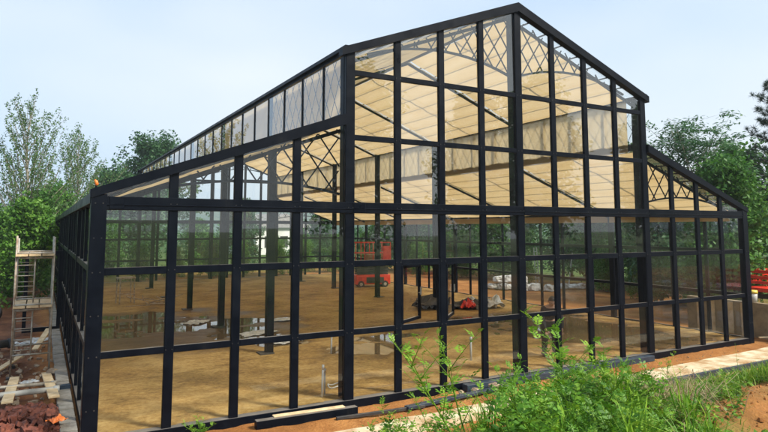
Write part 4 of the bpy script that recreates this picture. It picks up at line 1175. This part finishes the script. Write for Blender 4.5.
tag(mesh_np('hills', V, F, mat_noise('wooded_hill', (.035,.075,.055), (.07,.125,.085), rough=.95, scale=.12), smooth=True), kind='structure')

# weeds on the mound
CX, CY = -4.7366, -9.6599
def polar(px, dist):
    a = .5135 + math.atan((px - 384) / 603.6); return CX + dist * math.sin(a), CY + dist * math.cos(a)
def leaf_divided(Vs, Fs, Ts, base, d, nrm, ln, nlf, tint, r, wide=.46, lob=.46):
    """a pinnately divided leaf: rows of narrow lobes along a drooping midrib"""
    s = d.cross(nrm).normalized()
    for q in range(nlf):
        u = (q + .6) / nlf; p = base + d * ln * u + nrm * (ln * (.18 * u - .42 * u * u))
        sides = (1, -1) if q < nlf - 1 else (0,)
        for sd in sides:
            if sd: ld = (d * .62 + s * sd * .85 + nrm * r.uniform(-.15, .2)).normalized(); l = ln * lob * (1 - .55 * abs(u - .42)) * r.uniform(.8, 1.15)
            else: ld = (d + nrm * -.35).normalized(); l = ln * .4
            ws = ld.cross(nrm).normalized() * l * wide * .5; o = len(Vs)
            Vs += [p, p + ld * l * .5 + ws, p + ld * l - nrm * l * .15, p + ld * l * .5 - ws]; Fs.append((o, o+1, o+2, o+3)); Ts += [min(1, max(0, tint + r.uniform(-.15, .15)))] * 4
def stem_pts(h, lean, az, r, n=8, curve=.25):
    return [Vector((math.cos(az) * h * (lean * (u) + curve * lean * u * u) + .012 * h * math.sin(6 * u + az), math.sin(az) * h * (lean * u + curve * lean * u * u), h * (u - .12 * lean * u * u))) for u in [q / (n - 1) for q in range(n)]]
def grow(h, lean, az, r, node=.055, ln=(.05, .13), nlf=4, start=.12, branch=0, tube=None, Vs=None, Fs=None, Ts=None, base=Vector((0, 0, 0)), rad=.006, tint0=.45, wide=.46):
    P = [base + p for p in stem_pts(h, lean, az, r)]
    tube.tube(P, [rad * (1 - .75 * q / 7) for q in range(8)], 5, tint=.55)
    nn = max(4, int(h * (1 - start) / node)); a0 = r.random() * 6.28
    for q in range(nn):
        u = start + (1 - start) * (q + .5) / nn; i = min(int(u * 7), 6); b = P[i].lerp(P[i+1], u * 7 - i)
        a = a0 + q * 2.4; el = .45 + .5 * u * r.uniform(.7, 1.2)
        d = Vector((math.cos(a) * math.cos(el), math.sin(a) * math.cos(el), math.sin(el))).normalized()
        nrm = Vector((-math.cos(a) * math.sin(el), -math.sin(a) * math.sin(el), math.cos(el)))
        l = (ln[1] + (ln[0] - ln[1]) * u ** 1.3) * r.uniform(.8, 1.2)
        leaf_divided(Vs, Fs, Ts, b, d, nrm, l, nlf, tint0 + .4 * u * r.random(), r, wide)
        if q % 2 == 0:
            leaf_divided(Vs, Fs, Ts, b, (d + Vector((0, 0, .9))).normalized(), nrm, l * .55, max(3, nlf - 1), tint0 + .3, r, wide)
        if branch and .2 < u < .8 and r.random() < branch:
            grow(h * r.uniform(.28, .42), .7, a, r, node, (ln[0], ln[1] * .75), nlf, .2, 0, tube, Vs, Fs, Ts, b, rad * .5, tint0 + .1, wide)
def weed_arrays(nst, h, seed, spread=.45, **kw):
    r = random.Random(seed); tb = MB(); Vs = []; Fs = []; Ts = []
    for s in range(nst):
        grow(h * r.uniform(.6, 1.1), spread * r.uniform(.2, 1.3), s * 6.28 / nst + r.uniform(-.5, .5), r, tube=tb, Vs=Vs, Fs=Fs, Ts=Ts, base=Vector((r.gauss(0, .03), r.gauss(0, .03), 0)), **kw)
    return tb, Vs, Fs, Ts
def tall_weed(px, dist, h, lean, az, seed, label, **kw):
    x, y = polar(px, dist); r = random.Random(seed)
    t = thing('weed_plant', label, 'weed', (x, y, height(x, y) - .02)); tb = MB(); Vs = []; Fs = []; Ts = []
    grow(h, lean, az, r, tube=tb, Vs=Vs, Fs=Fs, Ts=Ts, **kw)
    tb.build('stem', LEAF_GRASS, t, True); mesh_np('leaves', [tuple(v) for v in Vs], Fs, LEAF_WEED, t, Ts)
    return t
LFT = .5135 + PI   # azimuth helper: leaning to the left in the photograph is roughly -x+y
tall_weed(466, 4.7, .98, .48, 2.65, 1, 'thin tall weed leaning left in front of the nave glass, leftmost of the tall stems', branch=.6, rad=.009, ln=(.06, .14), node=.05)
tall_weed(468, 5.0, 1.0, .22, 2.5, 2, 'thin tall weed with a bare pale stem, next right of the leftmost leaning one', branch=.6, rad=.009, ln=(.06, .14), node=.05)
tall_weed(440, 4.6, .52, .35, 2.9, 3, 'short thin weed with small leaves left of the tall leaning stems', branch=.3, rad=.005, ln=(.04, .09), node=.05)
tall_weed(566, 5.6, 1.02, .10, 2.2, 4, 'tallest upright weed with feathery top in front of the bending person', branch=.35, rad=.008, ln=(.10, .17), node=.055, nlf=5)
tall_weed(516, 5.3, .70, .15, 1.6, 5, 'upright bushy weed left of the tallest feathery weed', branch=.6, rad=.007, ln=(.07, .14), node=.045, nlf=5)
tall_weed(592, 5.8, .72, .18, .2, 6, 'leafy weed close right of the tallest feathery weed', branch=.6, rad=.007, ln=(.07, .15), node=.045, nlf=5)
tall_weed(662, 8.0, .62, .10, 1.0, 7, 'slim dark weed standing among the dry stalks before the pale path', branch=.5, rad=.006, ln=(.05, .10), node=.05)
tall_weed(730, 9.6, .55, .12, 1.0, 8, 'thin wispy weed standing in front of the pale path at right', branch=.3, rad=.004, ln=(.03, .05), node=.09)
t = thing('weed_plant', 'small tufted weed at the foot of the front wall left of the nave', 'weed', (-2.55, -.30, -.12))
tb, Vs, Fs, Ts = weed_arrays(7, .30, 31, .8, node=.03, ln=(.05, .10), nlf=4)
tb.build('stem', LEAF_GRASS, t, True); mesh_np('leaves', [tuple(v) for v in Vs], Fs, LEAF_WEED, t, Ts)

variants = []
for q in range(6):
    kw = [dict(node=.045, ln=(.10, .21), nlf=5, rad=.005, wide=.30), dict(node=.055, ln=(.09, .18), nlf=3, rad=.006, wide=.55), dict(node=.05, ln=(.08, .17), nlf=4, rad=.0045, wide=.40)][q % 3]
    tb, Vs, Fs, Ts = weed_arrays(3 + q % 3, .52, 100 + q, .42, **kw)
    variants.append((np.array([tuple(v) for v in Vs]), np.array(Fs), np.array(Ts), np.array(tb.v), [f for f in tb.f if len(f) == 4]))
def clear_of(x, y):
    a = math.atan2(x - CX, y - CY); d = math.hypot(x - CX, y - CY)
    return a, d
g = np.random.default_rng(5); WV = []; WF = []; WT = []; SV = []; SF = []; wo = so_ = 0; cnt = 0
tries = 0
while cnt < 240 and tries < 12000:
    tries += 1
    a = g.uniform(.50, 1.22); d = g.uniform(4.3, 12.0); x = CX + d * math.sin(a); y = CY + d * math.cos(a)
    if y > -2.35: continue
    bare = (a > 1.035 and d < 9.0) or noise.noise(Vector((x * .55, y * .55, 7))) > .42
    if bare and g.random() > .03: continue
    if a > .97 and g.random() > (.75 if a < 1.035 else .3): continue
    if a < .72 and (d > 5.4 or g.random() > .5): continue
    if a < .80 and y > -3.6: continue
    if noise.noise(Vector((x * .9, y * .9, 2))) < -.22: continue
    V, F, T, TV, TF = variants[int(g.integers(6))]
    s = g.uniform(.62, 1.25) * (1.0 if a < .86 else .78) * (1.0 if .72 < a < .93 else .62); th = g.uniform(0, 6.28); c_, s_ = math.cos(th), math.sin(th)
    M = np.array([[c_, -s_, 0], [s_, c_, 0], [0, 0, 1]]) * s; o = np.array([x, y, height(x, y) - .02])
    WV.append(V @ M.T + o); WF.append(F + wo); wo += len(V); WT.append(np.clip(T + g.uniform(-.40, .25), 0, 1))
    SV.append(TV @ M.T + o); SF.append(np.array(TF) + so_); so_ += len(TV); cnt += 1
w_ = mesh_np('weeds', np.concatenate(WV), np.concatenate(WF), LEAF_WEED, None, np.concatenate(WT))
tag(w_, 'dense feathery green weeds covering the mound in the foreground', 'weeds', kind='stuff')
SVc = np.concatenate(SV)
tag(mesh_np('weed_stems', SVc, np.concatenate(SF), LEAF_GRASS, None, np.full(len(SVc), .3)), 'pale green stems inside the foreground weeds', 'weed stems', kind='stuff')

def blades(n, pos, ln, wd, seed, lean=.5):
    g = np.random.default_rng(seed); V = np.zeros((n, 6, 3)); T = np.zeros(n)
    for q in range(n):
        x, y, z, k = pos(g); az = g.uniform(0, 6.28); l = ln * k * g.uniform(.5, 1.25); le = lean * g.uniform(.2, 1.4)
        d = np.array([math.cos(az), math.sin(az), 0]); s = np.array([-math.sin(az), math.cos(az), 0]) * wd * g.uniform(.6, 1.3) * .5
        b = np.array([x, y, z]); m = b + d * l * .35 * le + np.array([0, 0, l * .6]); t = b + d * l * le + np.array([0, 0, l * (1 - .35 * le)])
        V[q] = [b - s, b + s, m + s * .8, m - s * .8, t + s * .1, t - s * .1]; T[q] = g.random()
    F = np.concatenate([np.arange(n)[:, None] * 6 + np.array([[0, 1, 2, 3]]), np.arange(n)[:, None] * 6 + np.array([[3, 2, 4, 5]])])
    return V.reshape(-1, 3), F, np.repeat(T, 6)
def pos_grass(g):
    while True:
        a = g.uniform(.62, 1.25); d = g.uniform(4.2, 13.5); x = CX + d * math.sin(a); y = CY + d * math.cos(a)
        if y > -2.0: continue
        bare = (a > 1.035 and d < 9.0) or noise.noise(Vector((x * .55, y * .55, 7))) > .42
        if bare and g.random() > .012: continue
        if a < .74 and y > -3.6: continue
        lush = a > .94 and d > 8.4
        if not lush and g.random() > .05: continue
        return x, y, height(x, y) - .01, 1.25 if lush else .9
V, F, T = blades(11000, pos_grass, .18, .010, 3)
tag(mesh_np('grass', V, F, LEAF_GRASS, None, T), 'yellow green grass along the outer edge of the pale path and among weeds', 'grass', kind='stuff')
tufts = []
g = np.random.default_rng(31)
while len(tufts) < 14:
    a = g.uniform(.66, 1.0); d = g.uniform(4.6, 7.5); x = CX + d * math.sin(a); y = CY + d * math.cos(a)
    if y < -2.6: tufts.append((x, y))
def pos_tuft(g):
    x, y = tufts[int(g.integers(14))]; x += g.normal(0, .035); y += g.normal(0, .035)
    return x, y, height(x, y) - .01, 1.0
V, F, T = blades(420, pos_tuft, .50, .018, 12, lean=.55)
tag(mesh_np('long_grass', V, F, LEAF_WEED, None, np.clip(T * .6 + .35, 0, 1)), 'tufts of long bladed grass among the foreground weeds', 'grass', kind='stuff')
def pos_dry(g):
    while True:
        a = g.normal(.925, .035); d = g.normal(7.3, .6); x = CX + d * math.sin(a); y = CY + d * math.cos(a)
        if y < -2.3: return x, y, height(x, y) + .02, 1.0
V, F, T = blades(650, pos_dry, .34, .006, 8, lean=2.2)
tag(mesh_np('dry_stalks', V, F, STRAW, None, T), 'heap of pulled dry stalks among the weeds in front of the pale path', 'dry stalks', kind='stuff')
def pos_any(g):
    x = g.uniform(-4, 12.3); return x, g.uniform(-2.0, -.3), -.13, 1
# low seedlings dotted over the mound
cs = []
g = np.random.default_rng(15)
while len(cs) < 1500:
    a = g.uniform(.60, 1.2); d = g.uniform(4.2, 11); x = CX + d * math.sin(a); y = CY + d * math.cos(a)
    if y > -2.3 or ((a > 1.03 and d < 8.9) and g.random() > .05) or (a < .72 and y > -4): continue
    cs.append((x, y, height(x, y) + .03))
V, F, T = leaves(cs, 9, (.10, .10, .05), .06, .5, .7, 4)
tag(mesh_np('seedlings', V, F, LEAF_WEED, None, T), 'low small-leaved ground cover between the foreground weeds', 'ground cover', kind='stuff')

# ------------------------------------------------------------------ light, sky, camera
SUN_EL, SUN_AZ = math.radians(43), math.radians(145)     # azimuth: direction the sun stands in, clockwise from +Y
w = bpy.data.worlds.new('World'); scene.world = w; w.use_nodes = True
nt = w.node_tree; nt.nodes.clear()
out = nt.nodes.new('ShaderNodeOutputWorld')
sky = N(nt, 'ShaderNodeTexSky', sky_type='NISHITA'); sky.sun_disc = False
sky.sun_elevation = SUN_EL; sky.sun_rotation = SUN_AZ
sky.air_density = 1.0; sky.dust_density = 2.0; sky.ozone_density = 1.5
b1 = N(nt, 'ShaderNodeBackground', i_Strength=.05); L(nt, sky, 'Color', b1, 'Color')
b2 = N(nt, 'ShaderNodeBackground', i_Strength=.25)
tc = N(nt, 'ShaderNodeTexCoord'); mp = N(nt, 'ShaderNodeMapping'); mp.inputs['Scale'].default_value = (1, 1, 2.2)
L(nt, tc, 'Generated', mp, 'Vector')
nz = N(nt, 'ShaderNodeTexNoise', i_Scale=1.1, i_Detail=3, i_Roughness=.5); L(nt, mp, 'Vector', nz, 'Vector')
rc = ramp(nt, [(.3, (.50,.72,1.0)), (.7, (.91,.97,1.0))]); dt = N(nt, 'ShaderNodeVectorMath', operation='DOT_PRODUCT'); dt.inputs[1].default_value = (.87, -.49, 0)
L(nt, tc, 'Generated', dt, 0)
ma = N(nt, 'ShaderNodeMath', operation='MULTIPLY_ADD', i_1=.22); L(nt, dt, 'Value', ma, 0); L(nt, nz, 'Fac', ma, 2)   # thicker cloud towards the right
L(nt, ma, 0, rc, 'Fac'); L(nt, rc, 'Color', b2, 'Color')
mr = N(nt, 'ShaderNodeMapRange', i_1=.36, i_2=.68, i_3=.78, i_4=.95); L(nt, ma, 0, mr, 0)
mx = N(nt, 'ShaderNodeMixShader'); L(nt, mr, 0, mx, 0); L(nt, b1, 0, mx, 1); L(nt, b2, 0, mx, 2)
L(nt, mx, 0, out, 'Surface')

sl = bpy.data.lights.new('sun', 'SUN'); sl.energy = 1.5; sl.angle = math.radians(12); sl.color = (1, .94, .84)
so = bpy.data.objects.new('sun', sl); COL.objects.link(so)
d = Vector((math.sin(SUN_AZ) * math.cos(SUN_EL), math.cos(SUN_AZ) * math.cos(SUN_EL), math.sin(SUN_EL)))
so.rotation_euler = d.to_track_quat('Z', 'Y').to_euler(); so.location = (0, -20, 30)

cam = bpy.data.cameras.new('camera'); co = bpy.data.objects.new('camera', cam); COL.objects.link(co)
yaw, pitch = .5135, .0957
f = Vector((math.sin(yaw) * math.cos(pitch), math.cos(yaw) * math.cos(pitch), math.sin(pitch)))
co.location = (-4.7366, -9.6599, 2.9405); co.rotation_euler = f.to_track_quat('-Z', 'Y').to_euler()
cam.sensor_width = 36; cam.lens = 603.6 / 768 * 36; cam.shift_y = -45.73 / 768
cam.clip_start = .05; cam.clip_end = 2500
scene.camera = co
scene.render.engine = 'CYCLES'
cy = scene.cycles
cy.max_bounces = 12; cy.transparent_max_bounces = 48; cy.diffuse_bounces = 4; cy.glossy_bounces = 4; cy.transmission_bounces = 8
cy.caustics_reflective = False; cy.caustics_refractive = False
cy.sample_clamp_indirect = 8
vs = scene.view_settings; vs.view_transform = 'Standard'; vs.look = 'None'; vs.gamma = 1; vs.exposure = 2.1
vs.use_curve_mapping = False

# the damp air between the camera and the far trees
hz = MB().box(-420, 520, -320, 640, -4.5, 48.0)
m = bpy.data.materials.new('haze'); m.use_nodes = True; nt = m.node_tree; nt.nodes.clear()
out = nt.nodes.new('ShaderNodeOutputMaterial'); pv = nt.nodes.new('ShaderNodeVolumePrincipled')
pv.inputs['Color'].default_value = (.90, .95, 1, 1); pv.inputs['Density'].default_value = .0007; pv.inputs['Anisotropy'].default_value = .2
L(nt, pv, 0, out, 'Volume')
tag(hz.build('haze', m), kind='stuff')
